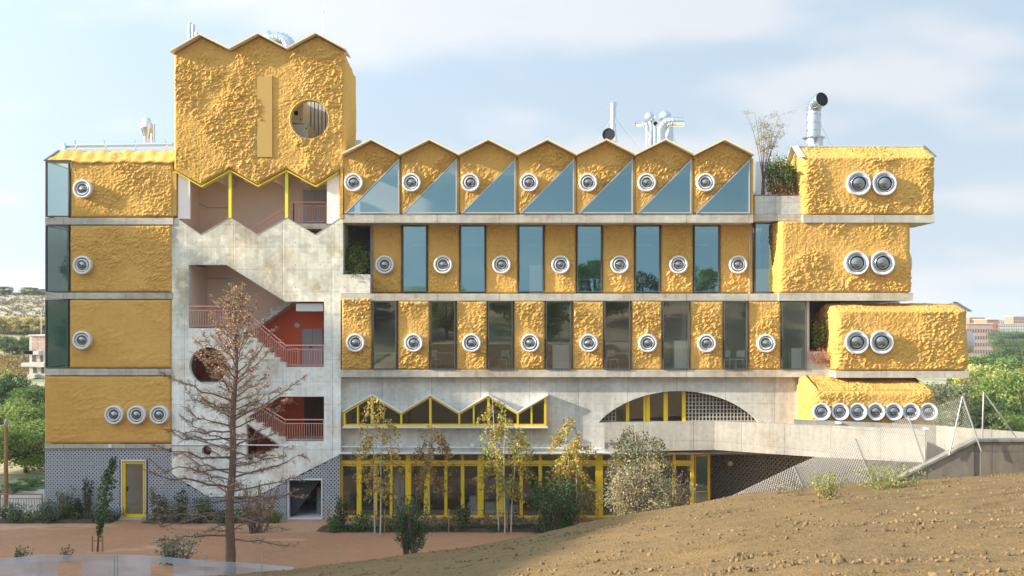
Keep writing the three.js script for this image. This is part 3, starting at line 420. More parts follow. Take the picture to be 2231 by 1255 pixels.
// concrete plinth storey with the yellow zigzag window and the arch
const zC = -0.3, zz = [[749, 898], [810.5, 862], [874, 900], [937.5, 862], [1000.5, 900], [1064, 862], [1128, 900], [1190, 862]];
{ const arch = []; for (let k = 0; k <= 40; k++) { const a = Math.PI * (1 - k / 40), t = Math.cos(a); arch.push([1479 + 174 * t, 921 - 69 * Math.pow(Math.max(0, 1 - Math.pow(Math.abs(t), 2.05)), 0.82)]); }
  plate(school, 'concrete_wall', pxs([[742, 984], [742, 821], [1736, 821], [1736, 984]], zC), zC - 0.35, zC, M.concrete, [pxs([...zz, [1190, 930], [749, 930]], zC), pxs(arch, zC)]);
  const g = piece('zigzag_window', school), cap = new MB(), l = pxs(zz, 0.05), z1 = 0.02, z0 = zC - 0.1, Yb = PY(929, 0.05);
  for (let k = 0; k < 7; k++) cap.slab(l[k][0] - (k ? 0 : 0.04), l[k][1] + 0.06, l[k + 1][0] + (k === 6 ? 0.08 : 0), l[k + 1][1] + 0.06, 0.06, z0, z1 + 0.06); cap.box(l[0][0] - 0.05, Yb - 0.08, z0, l[7][0] + 0.08, Yb, z1 + 0.06); cap.build('metal_cap', M.whiteMetal, g);
  const rail = new MB(); for (let k = 0; k < 7; k++) rail.slab(l[k][0], l[k][1] - 0.003, l[k + 1][0], l[k + 1][1] - 0.003, 0.09, z0, z1); rail.box(l[0][0], Yb + 0.003, z0, l[7][0], Yb + 0.09, z1); rail.build('frame', M.yellow, g);
  const topAt = zigzag(l); for (const [x, w] of [[750.5, 4], [779.5, 3.5], [810.5, 5.5], [874, 4], [937.5, 5], [1000.5, 4], [1032, 3.5], [1064, 5.5], [1128, 4], [1158, 3.5], [1188, 5]]) { const X = PX(x), h = w / 96; new MB().box(X - h, Yb + 0.09, z0 + 0.02, X + h, topAt(clamp(X, l[0][0], l[7][0])) - 0.08, z1 - 0.01 + w * 0.002).build('mullion', M.yellow, g); }
  for (let k = 0; k < 7; k++) polyPane(g, [[l[k][0], Yb + 0.05], [l[k + 1][0], Yb + 0.05], [l[k + 1][0], l[k + 1][1] - 0.05], [l[k][0], l[k][1] - 0.05]], zC + 0.1, M.clearGlass);
  // arch glazing
  const ga = piece('arch_window', school), za = zC - 0.5; for (const [x0, x1] of [[1364, 1371], [1402, 1407], [1408, 1416], [1446, 1455], [1486, 1494]]) boxPx(ga, 'mullion', x0, 846, x1, 922, za - 0.1, za + 0.05, M.yellow); polyPane(ga, pxs([[1340, 922], [1488, 922], [1488, 846], [1340, 846]], za), za - 0.02, M.clearGlass); boxPx(ga, 'sill', 1300, 919, 1660, 922, za - 0.1, za + 0.1, M.slab);
  const bars = new MB(); for (let x = 1302; x < 1655; x += 7.6) if (x < 1340 || x > 1494) bars.box(PX(x, za), PY(922, za), za - 0.2, PX(x + 2.2, za), PY(846, za), za); for (let y = 850; y < 922; y += 8.2) { bars.box(PX(1300, za), PY(y + 2, za), za - 0.19, PX(1340, za), PY(y, za), za - 0.005); bars.box(PX(1494, za), PY(y + 2, za), za - 0.19, PX(1656, za), PY(y, za), za - 0.005); } bars.build('breeze_block', M.grilleWarm, ga).userData.kind = 'stuff';
}
// yellow glazed front on the ground floor
{ const g = piece('glazed_front', school), z = -0.32, Y = y => PY(y, z), bm = (n, x0, y0, x1, y1, o) => new MB().box(PX(x0, z), Y(y1), z - 0.12, PX(x1, z), Y(y0), z + o).build(n, M.yellow, g);
  const posts = [[739, 746], [778, 787], [815.5, 821], [850, 854.5], [884, 895], [924, 936], [969, 974], [1005, 1011], [1041, 1053], [1082, 1097], [1133, 1138.5], [1174, 1180], [1215, 1220], [1257, 1268], [1298, 1313], [1345, 1351], [1385, 1391], [1426, 1438], [1466, 1472], [1505, 1512]];
  posts.forEach(([a, b], k) => bm('post', a, 990, b, 1129, 0.03 + (k % 2) * 0.004)); bm('beam', 739, 988, 1512, 990.5, 0.06); bm('beam', 739, 1003, 1512, 1011, 0.05); bm('sill', 739, 1127, 1512, 1130, 0.04);
  for (let k = 0; k + 1 < posts.length; k++) { const a = posts[k][1], b = posts[k + 1][0]; polyPane(g, pxs([[a, 1003], [b, 1003], [b, 990], [a, 990]], z), z - 0.03, M.clearGlass); const d = piece('glass_door', school), f = new MB(), q = (x0, y0, x1, y1) => f.box(PX(x0, z), Y(y1), z - 0.1, PX(x1, z), Y(y0), z + 0.012); q(a, 1012, a + 0.9, 1127); q(b - 0.9, 1012, b, 1127); q(a + 0.9, 1012, b - 0.9, 1015); q(a + 0.9, 1123, b - 0.9, 1127); f.build('frame', M.yellow, d); polyPane(d, pxs([[a + 0.9, 1123], [b - 0.9, 1123], [b - 0.9, 1015], [a + 0.9, 1015]], z), z - 0.04, M.clearGlass); if (k % 2 === 0) new MB().box(PX(b - 2, z), Y(1080), z + 0.02, PX(b - 0.5, z), Y(1074), z + 0.09).build('handle', M.black, d); }
  new MB().box(PX(739), PY(988.5), -0.6, PX(1530), PY(985.5), 0.12).build('metal_cap', M.whiteMetal, school); new MB().box(PX(742), PY(1147), -1, PX(1515), PY(1130), 0.5).build('step', M.brick, school);
  const w = std(0.7, 0.7, 0.68, 0.7); for (const [x0, y0, x1, y1, zf, m] of [[857, 1017, 881, 1122, -1.2, std(0.5, 0.52, 0.5, 0.8)], [1018, 1098, 1040, 1124, -1.5, w], [1023, 1082, 1038, 1098, -1.5, w], [1056, 1095, 1080, 1124, -1.6, w], [745, 1090, 772, 1124, -1.8, std(0.4, 0.36, 0.3, 0.8)], [1110, 1100, 1130, 1124, -2, w]]) boxPx(school, 'cabinet', x0, y0, x1, y1, zf - 0.5, zf, m);
}

// undercroft beneath the footbridge
{ const K = std(0.16, 0.13, 0.11, 0.9), a = V3(PX(1547, -5), 0, -5), b = V3(PX(1815, 0.2), 0, 0.2), len = Math.hypot(b.x - a.x, b.z - a.z), ang = Math.atan2(-(b.z - a.z), b.x - a.x), w = 0.235, g = cellGeo(w, w, 0.12), list = [], r = new THREE.Matrix4().makeRotationY(ang);
  for (let s = w / 2; s < len; s += w) for (let y = w / 2; y < 3.1; y += w) list.push(new THREE.Matrix4().makeTranslation(lerp(a.x, b.x, s / len), y, lerp(a.z, b.z, s / len)).multiply(r)); screen('breeze_block', list, g, M.grilleWarm);
  new MB().quad(V3(a.x, 0, a.z - 0.6), V3(b.x, 0, b.z - 0.6), V3(b.x, 3.3, b.z - 0.6), V3(a.x, 3.3, a.z - 0.6)).build('rear_wall', K, school);
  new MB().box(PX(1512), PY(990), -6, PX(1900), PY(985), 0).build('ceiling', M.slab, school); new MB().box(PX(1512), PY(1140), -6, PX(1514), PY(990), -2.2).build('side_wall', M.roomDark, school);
  boxPx(school, 'pier', 1735, 820, 1830, 985, -3, -0.25, M.concrete); boxPx(school, 'dark_shade_wall', 1790, 985, 2160, 1140, -0.6, 0.3, M.roomDark);  // dark wall behind the mesh is added, with deck shade in its colour
  const d = piece('glass_door', school), z = -1.2, f = new MB(), q = (x0, y0, x1, y1) => f.box(PX(x0, z), PY(y1, z), z - 0.08, PX(x1, z), PY(y0, z), z + 0.05); q(1513, 990, 1516, 1112); q(1541, 990, 1547, 1112); q(1516, 990, 1541, 994); q(1516, 1096, 1541, 1112); q(1516, 1070, 1541, 1072); f.build('frame', M.yellow, d); polyPane(d, pxs([[1516, 1096], [1541, 1096], [1541, 994], [1516, 994]], z), z, M.glass);
  const l = cap(0.13, 0, 0.5); l.translate(PX(1590, -3), PY(1009, -3), -2.9); part('wall_lamp', l, M.whiteMetal, school);
}

// boxes on the right
function foamBox(x0, x1, yb, ye, yr, zf, zr, zb, oL, name) {            // front corners in pixels, eave and ridge in pixels, ridge depth zr
  const X0 = PX(x0, zf), X1 = PX(x1, zf), Yb = PY(yb, zf), Ye = PY(ye, zf), Yr = PY(yr, zr), top = (x, z) => z >= zr ? lerp(Ye, Yr, clamp((zf - z) / (zf - zr))) : lerp(Yr, Ye, clamp((zr - z) / (zf - zr)));
  foamWrap(school, [[X0, zb], [X0, zf], [X1, zf], [X1, zb]], Yb, top, 0.28, { r: 0.14, thick: 0.2 });
  foamPatch(school, V3(X0, Ye - 0.03, zf - 0.06), V3(X1, Ye - 0.03, zf - 0.06), V3(X1, Yr - 0.02, zr), V3(X0, Yr - 0.02, zr), { name: 'foam_roof', amp: 0.7, r: 0.05, thick: 0.06 });
  foamPatch(school, V3(X0, Yr - 0.02, zr), V3(X1, Yr - 0.02, zr), V3(X1, Ye, 2 * zr - zf), V3(X0, Ye, 2 * zr - zf), { name: 'foam_roof', amp: 0.5, step: 0.15, thick: 0.06 });
  return { X0, X1, Ye, Yr };
}
const R1 = foamBox(1751, 2034, 469, 342, 320, 0.12, -1.1, -2.4); for (const x of [1868, 1924]) roundWindow(school, at(x, 401, 0.16), 0.55, 'large');
foamPx(school, 1702, 478, 1752, 500, -0.5);
foamWrap(school, [[PX(1699, 0.1), -3.5], [PX(1699, 0.1), 0.1], [PX(1985, 0.1), 0.1], [PX(1985, 0.1), -3.5]], PY(638.5, 0.1), () => PY(482, 0.1), 0.3, { r: 0.1, thick: 0.2 }); for (const x of [1864, 1920]) roundWindow(school, at(x, 573.5, 0.14), 0.55, 'large');
const R3 = foamBox(1823, 2108, 808.5, 677, 661, 1.02, -0.45, -4); for (const x of [1864, 1918]) roundWindow(school, at(x, 745.5, 1.06), 0.53, 'large');
{ const zf = 2.2, X0 = PX(1772, zf), X1 = PX(2037, zf), top = (x, z) => lerp(PY(850, zf), PY(817, 0), clamp((zf - z) / zf)); foamWrap(school, [[X0, -1], [X0, zf], [X1, zf], [X1, -1]], PY(960, zf), top, 0.45, { r: 0.3, thick: 0.2, soft: true });
  foamGrid('foam_roof', school, X1 - X0, 3.5, (u, v) => { const x = lerp(X0 + 0.08, X1 - 0.1, u), z = lerp(zf - 0.1, -0.2, v); return [x, top(x, z) - 0.1 - rounded(Math.min(x - X0, X1 - x), 0.25) * 0.5, z, 0, 1, 0.1, 1 + v * 0]; }, { amp: 0.8, thick: 0.08 });
  for (const x of [1789, 1829, 1868, 1907, 1946, 1983, 2021]) roundWindow(school, at(x, 897, zf + 0.02), 0.385, 'deep', -0.12, -0.06);
  foamPx(school, 1738, 818, 1830, 826, 0.0, { amp: 0.7 });
}
for (const [a, y] of [[2036, 401], [1987, 574], [2111, 745]]) { const z = y === 745 ? -0.2 : -0.9; roundWindow(school, V3(PX(a - 2, 0.1), PY(y, z), z), 0.5, 'large', Math.PI / 2); }
// metal edges of their roofs
{ const b = new MB(); b.slab(R1.X0 + 0.1, R1.Yr + 0.03, R1.X1 - 0.05, R1.Yr + 0.03, 0.03, -1.2, -1.0);  b.bar(V3(R1.X0 - 0.1, R1.Ye - 0.02, 0.2), V3(R1.X0 - 0.1, R1.Yr + 0.06, -1.1), 0.3, 0.03); b.bar(V3(R1.X0 - 0.1, R1.Yr + 0.06, -1.1), V3(R1.X0 - 0.1, R1.Ye - 0.02, -2.3), 0.3, 0.03); b.build('roof_edge', M.whiteMetal, school); const c = new MB(); c.bar(V3(R1.X1 + 0.03, R1.Ye, 0.3), V3(R1.X1 + 0.03, R1.Yr + 0.05, -1.1), 0.08, 0.03); c.bar(V3(R3.X1 + 0.03, R3.Ye - 0.02, 1.2), V3(R3.X1 + 0.03, R3.Yr + 0.06, -0.45), 0.2, 0.03); c.build('roof_edge', M.darkFrame, school); }
// terrace planters
boxPx(school, 'planter_wall', 1644, 427, 1750, 467, -2.2, -0.15, M.concrete); boxPx(school, 'floor_slab', 1641.5, 467.3, 1750, 481, -4, -0.12, M.slab); boxPx(school, 'planter_soil', 1644, 424, 1750, 427, -2.1, -0.3, M.brick);
boxPx(school, 'planter_wall', 1757, 766, 1822, 806, -1.5, -0.05, M.concrete); boxPx(school, 'rear_wall', 1757, 656, 1830, 806, -3.2, -3, M.roomDark);
{ const g = std(0.46, 0.46, 0.46, 0.7); new MB().box(PX(1648, -6), PY(430, -6), -6.3, PX(1682, -6), PY(352, -6), -6).build('plant_screen', std(0.6, 0.62, 0.64, 0.6), school); }

// ---------------------------------------------------------------- ducts and masts on the roofs (parts of the school)
function duct(name, pts, r, mouth, mat = M.duct) {
  const g = piece(name, school), b = new MB(); b.tube(pts, r, 16, !mouth); b.build('pipe', mat, g);
  const s = new MB(); for (let k = 1; k < pts.length - 1; k++) { const a = pts[k - 1], c = pts[k + 1], t = c.clone().sub(a).normalize().multiplyScalar(0.02); s.tube([pts[k].clone().sub(t), pts[k].clone().add(t)], r * 1.035, 16); } if (pts.length > 2) s.build('seam', mat, g);
  if (mouth) { const e = pts[pts.length - 1], t = e.clone().sub(pts[pts.length - 2]).normalize(), d = new MB(); d.tube([e.clone().addScaledVector(t, -0.06), e.clone().addScaledVector(t, -0.05)], r * 0.985, 16); d.build('mouth', M.black, g); }
  return g;
}
const arc = (a, b, c, n = 6) => Array.from({ length: n + 1 }, (_, k) => { const t = k / n; return a.clone().multiplyScalar((1 - t) ** 2).addScaledVector(b, 2 * t * (1 - t)).addScaledVector(c, t * t); });
const straight = (a, b, n) => Array.from({ length: n }, (_, k) => a.clone().lerp(b, k / n));
duct('vent_duct', straight(at(413.5, 110, -2), at(413.5, 50, -2), 3).concat(at(413.5, 50, -2)), 0.1); duct('vent_duct', straight(at(421, 110, -2.4), at(421, 54, -2.4), 3).concat(at(421, 54, -2.4)), 0.085); duct('vent_duct', [at(428, 110, -2.8), at(428, 70, -2.8)], 0.07);
duct('vent_duct', [at(630, 118, -2), ...arc(at(630, 104, -2), at(624, 80, -2), at(588, 86, -2), 7), at(578, 78, -2)], 0.33);
{ const b = new MB(); b.tube([at(704.5, 95, -1), at(704.5, 45, -1)], 0.028, 6).tube([at(704.5, 45, -1), at(704.5, 10, -1)], 0.014, 5); b.tube([at(704.5, 27, -1), at(704.5, 22, -1)], 0.035, 6); b.build('lightning_rod', M.galv, school); }
duct('vent_duct', [at(319, 318, -4), at(319, 300, -4), at(319, 292, -4)], 0.15); { const g = lathe([[0.15, -0.45], [0.3, 0.02], [0.31, 0.05], [0.16, 0.5], [0.12, 0.52]], 24); g.rotateX(-Math.PI / 2); g.translate(PX(319.5, -4), PY(280, -4), -4); part('chimney_cowl', g, M.duct, school); }
duct('vent_duct', [at(333, 318, -4.4), at(333, 295, -4.4), at(333, 270, -4.4)], 0.11);
{ const z = -2.2, b = new MB(); b.tube([at(140, 318, z), at(377, 314, z)], 0.1, 10).tube([at(142, 326, z + 0.3), at(377, 326, z + 0.3)], 0.035, 6).tube([at(140, 314, z), at(142, 328, z + 0.3)], 0.09, 8); b.build('awning_roller', M.duct, school); for (const x of [166, 230, 296, 363]) { const c = new MB(); c.bar(at(x, 330, z), at(x - 3, 305, z), 0.05, 0.05).bar(at(x - 3, 326, z), at(x + 2, 316, z + 0.3), 0.04, 0.04); c.build('bracket', M.galv, school); } }
boxPx(school, 'roof_unit', 773, 305, 786, 330, -4, -3, M.cabinet);
duct('vent_duct', [...straight(at(1336, 345, -5), at(1336, 236, -5), 5), ...arc(at(1336, 236, -5), at(1336, 224, -5), at(1338, 229, -5.5), 5)], 0.145);
duct('vent_duct', [at(1331, 345, -3.6), at(1331, 312, -3.6), ...arc(at(1331, 308, -3.6), at(1330, 296, -3.5), at(1326, 293, -2.9), 4)], 0.31, true);
duct('vent_duct', [at(1411, 345, -4), at(1411, 300, -4), at(1411, 284, -4), ...arc(at(1411, 280, -4), at(1411, 268, -4), at(1400, 270, -4), 5), at(1385, 270, -4)], 0.12, true);
duct('vent_duct', [at(1419, 345, -4.6), at(1419, 290, -4.6), at(1419, 268, -4.6)], 0.15); { const g = new THREE.SphereGeometry(0.27, 20, 14); g.scale(1, 1.15, 1); g.translate(PX(1415, -4.8), PY(257, -4.8), -4.8); part('chimney_cowl', g, M.duct, school); const h = new THREE.SphereGeometry(0.33, 20, 14); h.scale(1, 1.12, 1); h.translate(PX(1449, -5.2), PY(256, -5.2), -5.2); part('chimney_cowl', h, M.duct, school); }
duct('vent_duct', [at(1427.5, 345, -3.6), at(1427.5, 280, -3.6), ...arc(at(1427.5, 276, -3.6), at(1427.5, 268, -3.5), at(1428, 269, -3.2), 3)], 0.1, true);
duct('vent_duct', [at(1440, 345, -4), at(1440, 300, -4), ...arc(at(1440, 290, -4), at(1442, 266, -4), at(1464, 265, -4), 6), at(1490, 265, -4)], 0.24, true);
duct('vent_duct', [at(1456, 345, -5.2), at(1456, 300, -5.2), at(1456, 262, -5.2)], 0.25);
duct('vent_duct', [at(1773, 330, -1.6), at(1773, 302, -1.6)], 0.42); { const g = lathe([[0.32, 0], [0.52, 0], [0.53, 0.04], [0.34, 0.12]], 24); g.rotateX(-Math.PI / 2); g.translate(PX(1773, -1.6), PY(302, -1.6), -1.6); part('flange', g, M.duct, school); }
duct('vent_duct', [at(1772.5, 304, -1.6), at(1772.5, 285, -1.6), at(1772.5, 268, -1.6), at(1773, 250, -1.6), ...arc(at(1773, 240, -1.6), at(1774, 224, -1.5), at(1791, 216, -0.95), 6)], 0.33, true);
{ const b = new MB(); for (const [x0, y0, x1, y1, z] of [[1341, 258, 1398, 332, -5], [1462, 285, 1480, 325, -4], [1762, 255, 1712, 325, -1.6], [1786, 268, 1812, 318, -1.4], [1330, 262, 1290, 330, -5]]) b.tube([at(x0, y0, z), at(x1, y1, z)], 0.008, 4); b.build('guy_wire', M.galv, school); }

// machines seen through the round opening of the tower
{ const a = thing('machine_cabinet', 'tall grey machine cabinet inside the round tower opening, upper left', 'machine', null); boxPx(a, 'body', 630, 215, 660, 268, -3.4, -1.6, M.cabinet); boxPx(a, 'screen', 641, 242, 649, 251, -1.62, -1.585, M.black); boxPx(a, 'door_panel', 634, 222, 656, 266, -1.6, -1.59, M.cabinet); boxPx(a, 'latch', 654, 258, 656, 262, -1.59, -1.56, M.black);
  const b = thing('machine_cabinet', 'low grey machine cabinet inside the round tower opening, below the tall one', 'machine', null); boxPx(b, 'body', 628, 271, 671, 308, -3.2, -1.4, M.cabinet); boxPx(b, 'door_panel', 652, 273, 669, 306, -1.4, -1.385, M.cabinet); boxPx(b, 'latch', 666, 278, 668, 281, -1.385, -1.36, M.black);
  const c = new MB(); for (let k = 0; k < 9; k++) c.box(PX(655 + k * 8, -3.5), PY(300, -3.5), -3.6, PX(661 + k * 8, -3.5), PY(150, -3.5), -3.42); c.build('corrugated_panel', std(0.62, 0.66, 0.66, 0.5), school); }

// ---------------------------------------------------------------- footbridge and retaining wall
{ const bridge = thing('footbridge', 'pale board-marked concrete footbridge bending from the arch to the right', 'bridge', null);
  const pts = [[1317, 921, 985, -0.15], [1430, 919, 982.5, 0.45], [1557, 917.5, 980, 1.1], [1640, 920.5, 986, 2.3], [1740, 925, 993, 4.2], [1880, 930, 1001, 6.4], [2016, 935.5, 1008, 8.6]].map(([x, a, b, z]) => ({ t: at(x, a, z), b: at(x, b, z) }));
  const side = (P, dx, dz, name) => { const b = new MB(); let s = 0; for (let k = 0; k + 1 < P.length; k++) { const p = P[k], q = P[k + 1], o = V3(dx, 0, dz), L = Math.hypot(q.t.x - p.t.x, q.t.z - p.t.z), n = b.p.length / 3; for (const [w, u] of [[p.b, s], [q.b, s + L], [q.t, s + L], [p.t, s]]) b.v(w.x, w.y, w.z, u, w.y); b.i.push(n, n + 1, n + 2, n, n + 2, n + 3); b.quad(p.t, q.t, q.t.clone().add(o), p.t.clone().add(o)); b.quad(q.b.clone().add(o), q.t.clone().add(o), p.t.clone().add(o), p.b.clone().add(o)); b.quad(p.b, p.b.clone().add(o), q.b.clone().add(o), q.b); s += L; } const a = P[0], e = P[P.length - 1], o = V3(dx, 0, dz); b.quad(a.b.clone().add(o), a.b, a.t, a.t.clone().add(o)); b.quad(e.b, e.b.clone().add(o), e.t.clone().add(o), e.t); return b.build(name, M.ramp, bridge); };
  side(pts, 0.1, -0.22, 'parapet');
  const far = [[1730, 914, 975, 2.35], [2040, 927, 985, 3.6], [2120, 934, 990, 5.4], [2300, 946, 1000, 7.5]].map(([x, a, b, z]) => ({ t: at(x, a, z), b: at(x, b, z) })); side(far, 0.02, -0.2, 'parapet');
  const deck = new MB(); for (let k = 0; k + 1 < pts.length; k++) { const p = pts[k].b.clone().add(V3(0.1, 0.25, -0.2)), q = pts[k + 1].b.clone().add(V3(0.1, 0.25, -0.2)), zf = w => Math.min(w.z - 0.5, k < 3 ? -0.1 : 3.2), p2 = V3(p.x + 1.2, p.y, zf(p)), q2 = V3(q.x + 2, q.y, zf(q)); deck.quad(p, q, q2, p2); const d = V3(0, -0.22, 0); deck.quad(p2.clone().add(d), q2.clone().add(d), q.clone().add(d), p.clone().add(d)); } deck.build('deck', M.slab, bridge);
  boxPx(bridge, 'bulkhead_lamp', 1826, 920, 1834, 924, 2.6, 3.1, M.whiteMetal); boxPx(bridge, 'bulkhead_lamp', 2018, 932, 2024, 936, 8.4, 8.75, M.whiteMetal);
}
const wallZ = 12;
{ const w = thing('retaining_wall', 'grey concrete retaining wall with sloping coping at the right edge', 'wall', null), z = wallZ, P = pxs([[1950, 1062], [1950, 1047], [2128, 961], [2340, 961], [2340, 1075], [1950, 1075]], z);
  plate(w, 'wall_panel', P.slice(0, 2).concat(pxs([[2122, 964], [2122, 1075], [1950, 1075]], z)), z - 0.3, z, M.shadedConcrete); plate(w, 'wall_panel', pxs([[2136, 961], [2340, 961], [2340, 1075], [2136, 1075]], z), z - 0.3, z, M.shadedConcrete); plate(w, 'pilaster', pxs([[2122, 962], [2136, 962], [2136, 1075], [2122, 1075]], z), z - 0.3, z - 0.06, M.shadedConcrete);
  const c = new MB(), a = at(1946, 1049, z), b = at(2126, 960, z), d = at(2340, 959, z); c.slab(a.x, a.y + 0.05, b.x, b.y + 0.05, 0.09, z - 0.36, z + 0.06).slab(b.x, b.y + 0.05, d.x, d.y + 0.05, 0.09, z - 0.36, z + 0.06); c.build('coping', M.ramp, w); }
// leaning chain-link fence along the top of the bank
{ const f = thing('chain_link_fence', 'leaning grey chain-link fence with tilted posts between the dirt bank and footbridge', 'fence', null);
  const T = [[1528, 1112, 11.2], [1729, 1016, 11.4], [1863, 956, 11.6], [1979, 906, 11.8], [2097, 863, 12.2]].map(q => at(...q)), B = [[1545, 1122, 11.2], [1757, 1078, 11.4], [1902, 1054, 11.6], [2014, 1009, 11.8], [2130, 959, 12.2]].map(q => at(...q));
  const wire = new MB(); for (let k = 0; k < 4; k++) { const p = (u, v) => B[k].clone().lerp(B[k + 1], u).lerp(T[k].clone().lerp(T[k + 1], u), v), w = B[k].distanceTo(B[k + 1]), h = Math.max(0.5, (B[k].distanceTo(T[k]) + B[k + 1].distanceTo(T[k + 1])) / 2), n = Math.round((w + h) / 0.09), fat = k === 0 ? 0.013 : k === 1 ? 0.011 : k === 2 ? 0.007 : 0.0035;
    for (let i = 1; i < n; i++) for (const dir of [0, 1]) { const s0 = i / n * (w + h), c0 = s0 - h, u0 = Math.max(0, c0) / w, v0 = c0 < 0 ? (h - s0) / h : 0; let a = [clamp((s0 - h) / w), s0 < h ? 1 - s0 / h : 0], b = [clamp(s0 / w), s0 > w ? 1 - (s0 - w) / h : 1]; if (dir) { a = [1 - a[0], a[1]]; b = [1 - b[0], b[1]]; } wire.tube([p(a[0], a[1]), p(b[0], b[1])], fat, 3, false); } }
  wire.build('chain_link_mesh', std(0.50, 0.47, 0.43, 0.7), f);
  for (let k = 0; k < 5; k++) { const d = T[k].clone().sub(B[k]); new MB().tube([B[k].clone().addScaledVector(d, -0.25), T[k]], 0.026, 7).build('post', M.galv, f); }
  new MB().tube([T[4], at(2068, 992, 12.1)], 0.022, 6).build('brace', M.galv, f); const p = at(2143, 854, 11.9); new MB().tube([at(2140, 961, 11.9), p], 0.026, 7).build('post', M.galv, f); new MB().tube([p, at(2217, 957, 11.9)], 0.022, 6).build('brace', M.galv, f);
}

// ---------------------------------------------------------------- ground
const tableAt = (l, x) => { if (x <= l[0][0]) return l[0][1]; for (let k = 0; k + 1 < l.length; k++) if (x <= l[k + 1][0]) { const t = (x - l[k][0]) / (l[k + 1][0] - l[k][0]), s = t; return lerp(l[k][1], l[k + 1][1], s); } return l[l.length - 1][1]; };
const crestY = [[-300, 1330], [250, 1296], [450, 1258], [520, 1252], [650, 1240], [800, 1222], [900, 1208], [1000, 1197], [1100, 1179], [1220, 1153], [1350, 1126], [1500, 1100], [1620, 1080], [1720, 1068], [1820, 1056], [1900, 1052], [2000, 1047], [2060, 1042], [2231, 1031], [2600, 1020]];
const crestD = [[-300, 33], [520, 35], [1000, 36], [1500, 38.4], [1900, 38.6], [2231, 38.4], [2600, 38]];
function mound(x, z) {                                  // the bank of dug earth: falls gently away from the camera to a crest, then drops
  const d = DIST - z; if (d < 4) return 6.9; const col = x / d * FOCAL + 1115.5, s = (tableAt(crestY, col) - 700) / FOCAL, dc = tableAt(crestD, col), yc = EYE - dc * s, y0 = 6.9;
  const near = lerp(y0, yc, clamp((d - 4) / (dc - 4))), t = clamp((d - 4) / (dc - 4));
  let y = near + 0.35 * Math.sin(t * Math.PI) * (0.3 + 0.7 * noise(x * 0.07, z * 0.07)) * (1 - t) ; if (d > dc) y = yc - (d - dc) * 0.62 - 0.1 * (d - dc) ** 2; return y;
}
function dirtDetail(x, z) { const d = DIST - z; const r = x * 0.35 + z * 0.94, tq = x * 0.94 - z * 0.35; let h = 0.06 * noise(x * 0.4, z * 0.4) + 0.03 * noise(x * 1.6, z * 1.6, 3) + 0.018 * Math.abs(noise(x * 4, z * 4, 5)) + 0.012 * Math.abs(noise(x * 9, z * 9, 2)); const band = smooth(-0.05, 0.25, noise(x * 0.05 + 4, z * 0.22, 13)); h += band * (0.085 * Math.abs(noise(tq * 0.12, r * 1.2, 8)) + 0.05 * Math.abs(noise(tq * 0.3, r * 3.4, 11))); { const ph = noise(x * 0.05, z * 0.05, 60) * 2.2 + r * 0.62 + 50, q = Math.abs((ph % 1) - 0.5) * 2; h -= 0.05 * Math.exp(-Math.pow(q / 0.13, 2)) * smooth(-0.1, 0.3, noise(x * 0.12, z * 0.3, 71)); h += 0.02 * Math.exp(-Math.pow((q - 0.3) / 0.12, 2)); } const clod = Math.max(0, noise(x * 2.6, z * 2.6, 21) - 0.3); h += 0.11 * clod * smooth(0.15, 0.35, noise(x * 0.2, z * 0.6, 17)); return h; }
const dirtColor = texture(1024, 1024, (u, v) => { const a = pfbm(u, v, 4, 4, 301, 6) - 0.5, b = pfbm(u, v, 60, 60, 311, 3) - 0.5, c = smooth(0.62, 0.75, pfbm(u, v, 90, 90, 317, 2)), k = 1 + a * 0.45 + b * 0.4; return [lerp(0.168 * k, 0.2, c * 0.5), lerp(0.099 * k, 0.13, c * 0.5), lerp(0.030 * k, 0.052, c * 0.5)]; }, true);
const grit = texture(1024, 1024, (u, v) => 0.5 * pfbm(u, v, 30, 30, 331, 4) + 0.5 * Math.pow(pfbm(u, v, 110, 110, 337, 2), 2));
{ const mat = std(1, 1, 1, 0.95, { map: scaled(dirtColor, 6, 6), bumpMap: scaled(grit, 3, 3), bumpScale: 0.032 }), P = [], U = [], I = [], xs = [], zs = [];
  for (let z = 7; z < 49; ) { zs.push(z); z += z < 36 ? 0.13 : 0.09; } const n = 300;
  for (const z of zs) { const d = DIST - z, w = Math.max(9, d * 0.60); for (let i = 0; i <= n; i++) { const x = lerp(-w, w, i / n); P.push(x, Math.max(mound(x, z) + dirtDetail(x, z), -0.25), z); U.push(x, z); } }
  for (let j = 0; j + 1 < zs.length; j++) for (let i = 0; i < n; i++) { const a = j * (n + 1) + i, b = a + 1, c = a + n + 1, d = c + 1; I.push(a, c, b, b, c, d); }
  const g = new THREE.BufferGeometry(); g.setAttribute('position', new THREE.Float32BufferAttribute(P, 3)); g.setAttribute('uv', new THREE.Float32BufferAttribute(U, 2)); g.setIndex(new THREE.Uint32BufferAttribute(I, 1)); g.computeVertexNormals(); tag(part('dirt_mound', g, mat), 'bank of bare brown earth with ruts and gravel', null, null, 'structure'); }
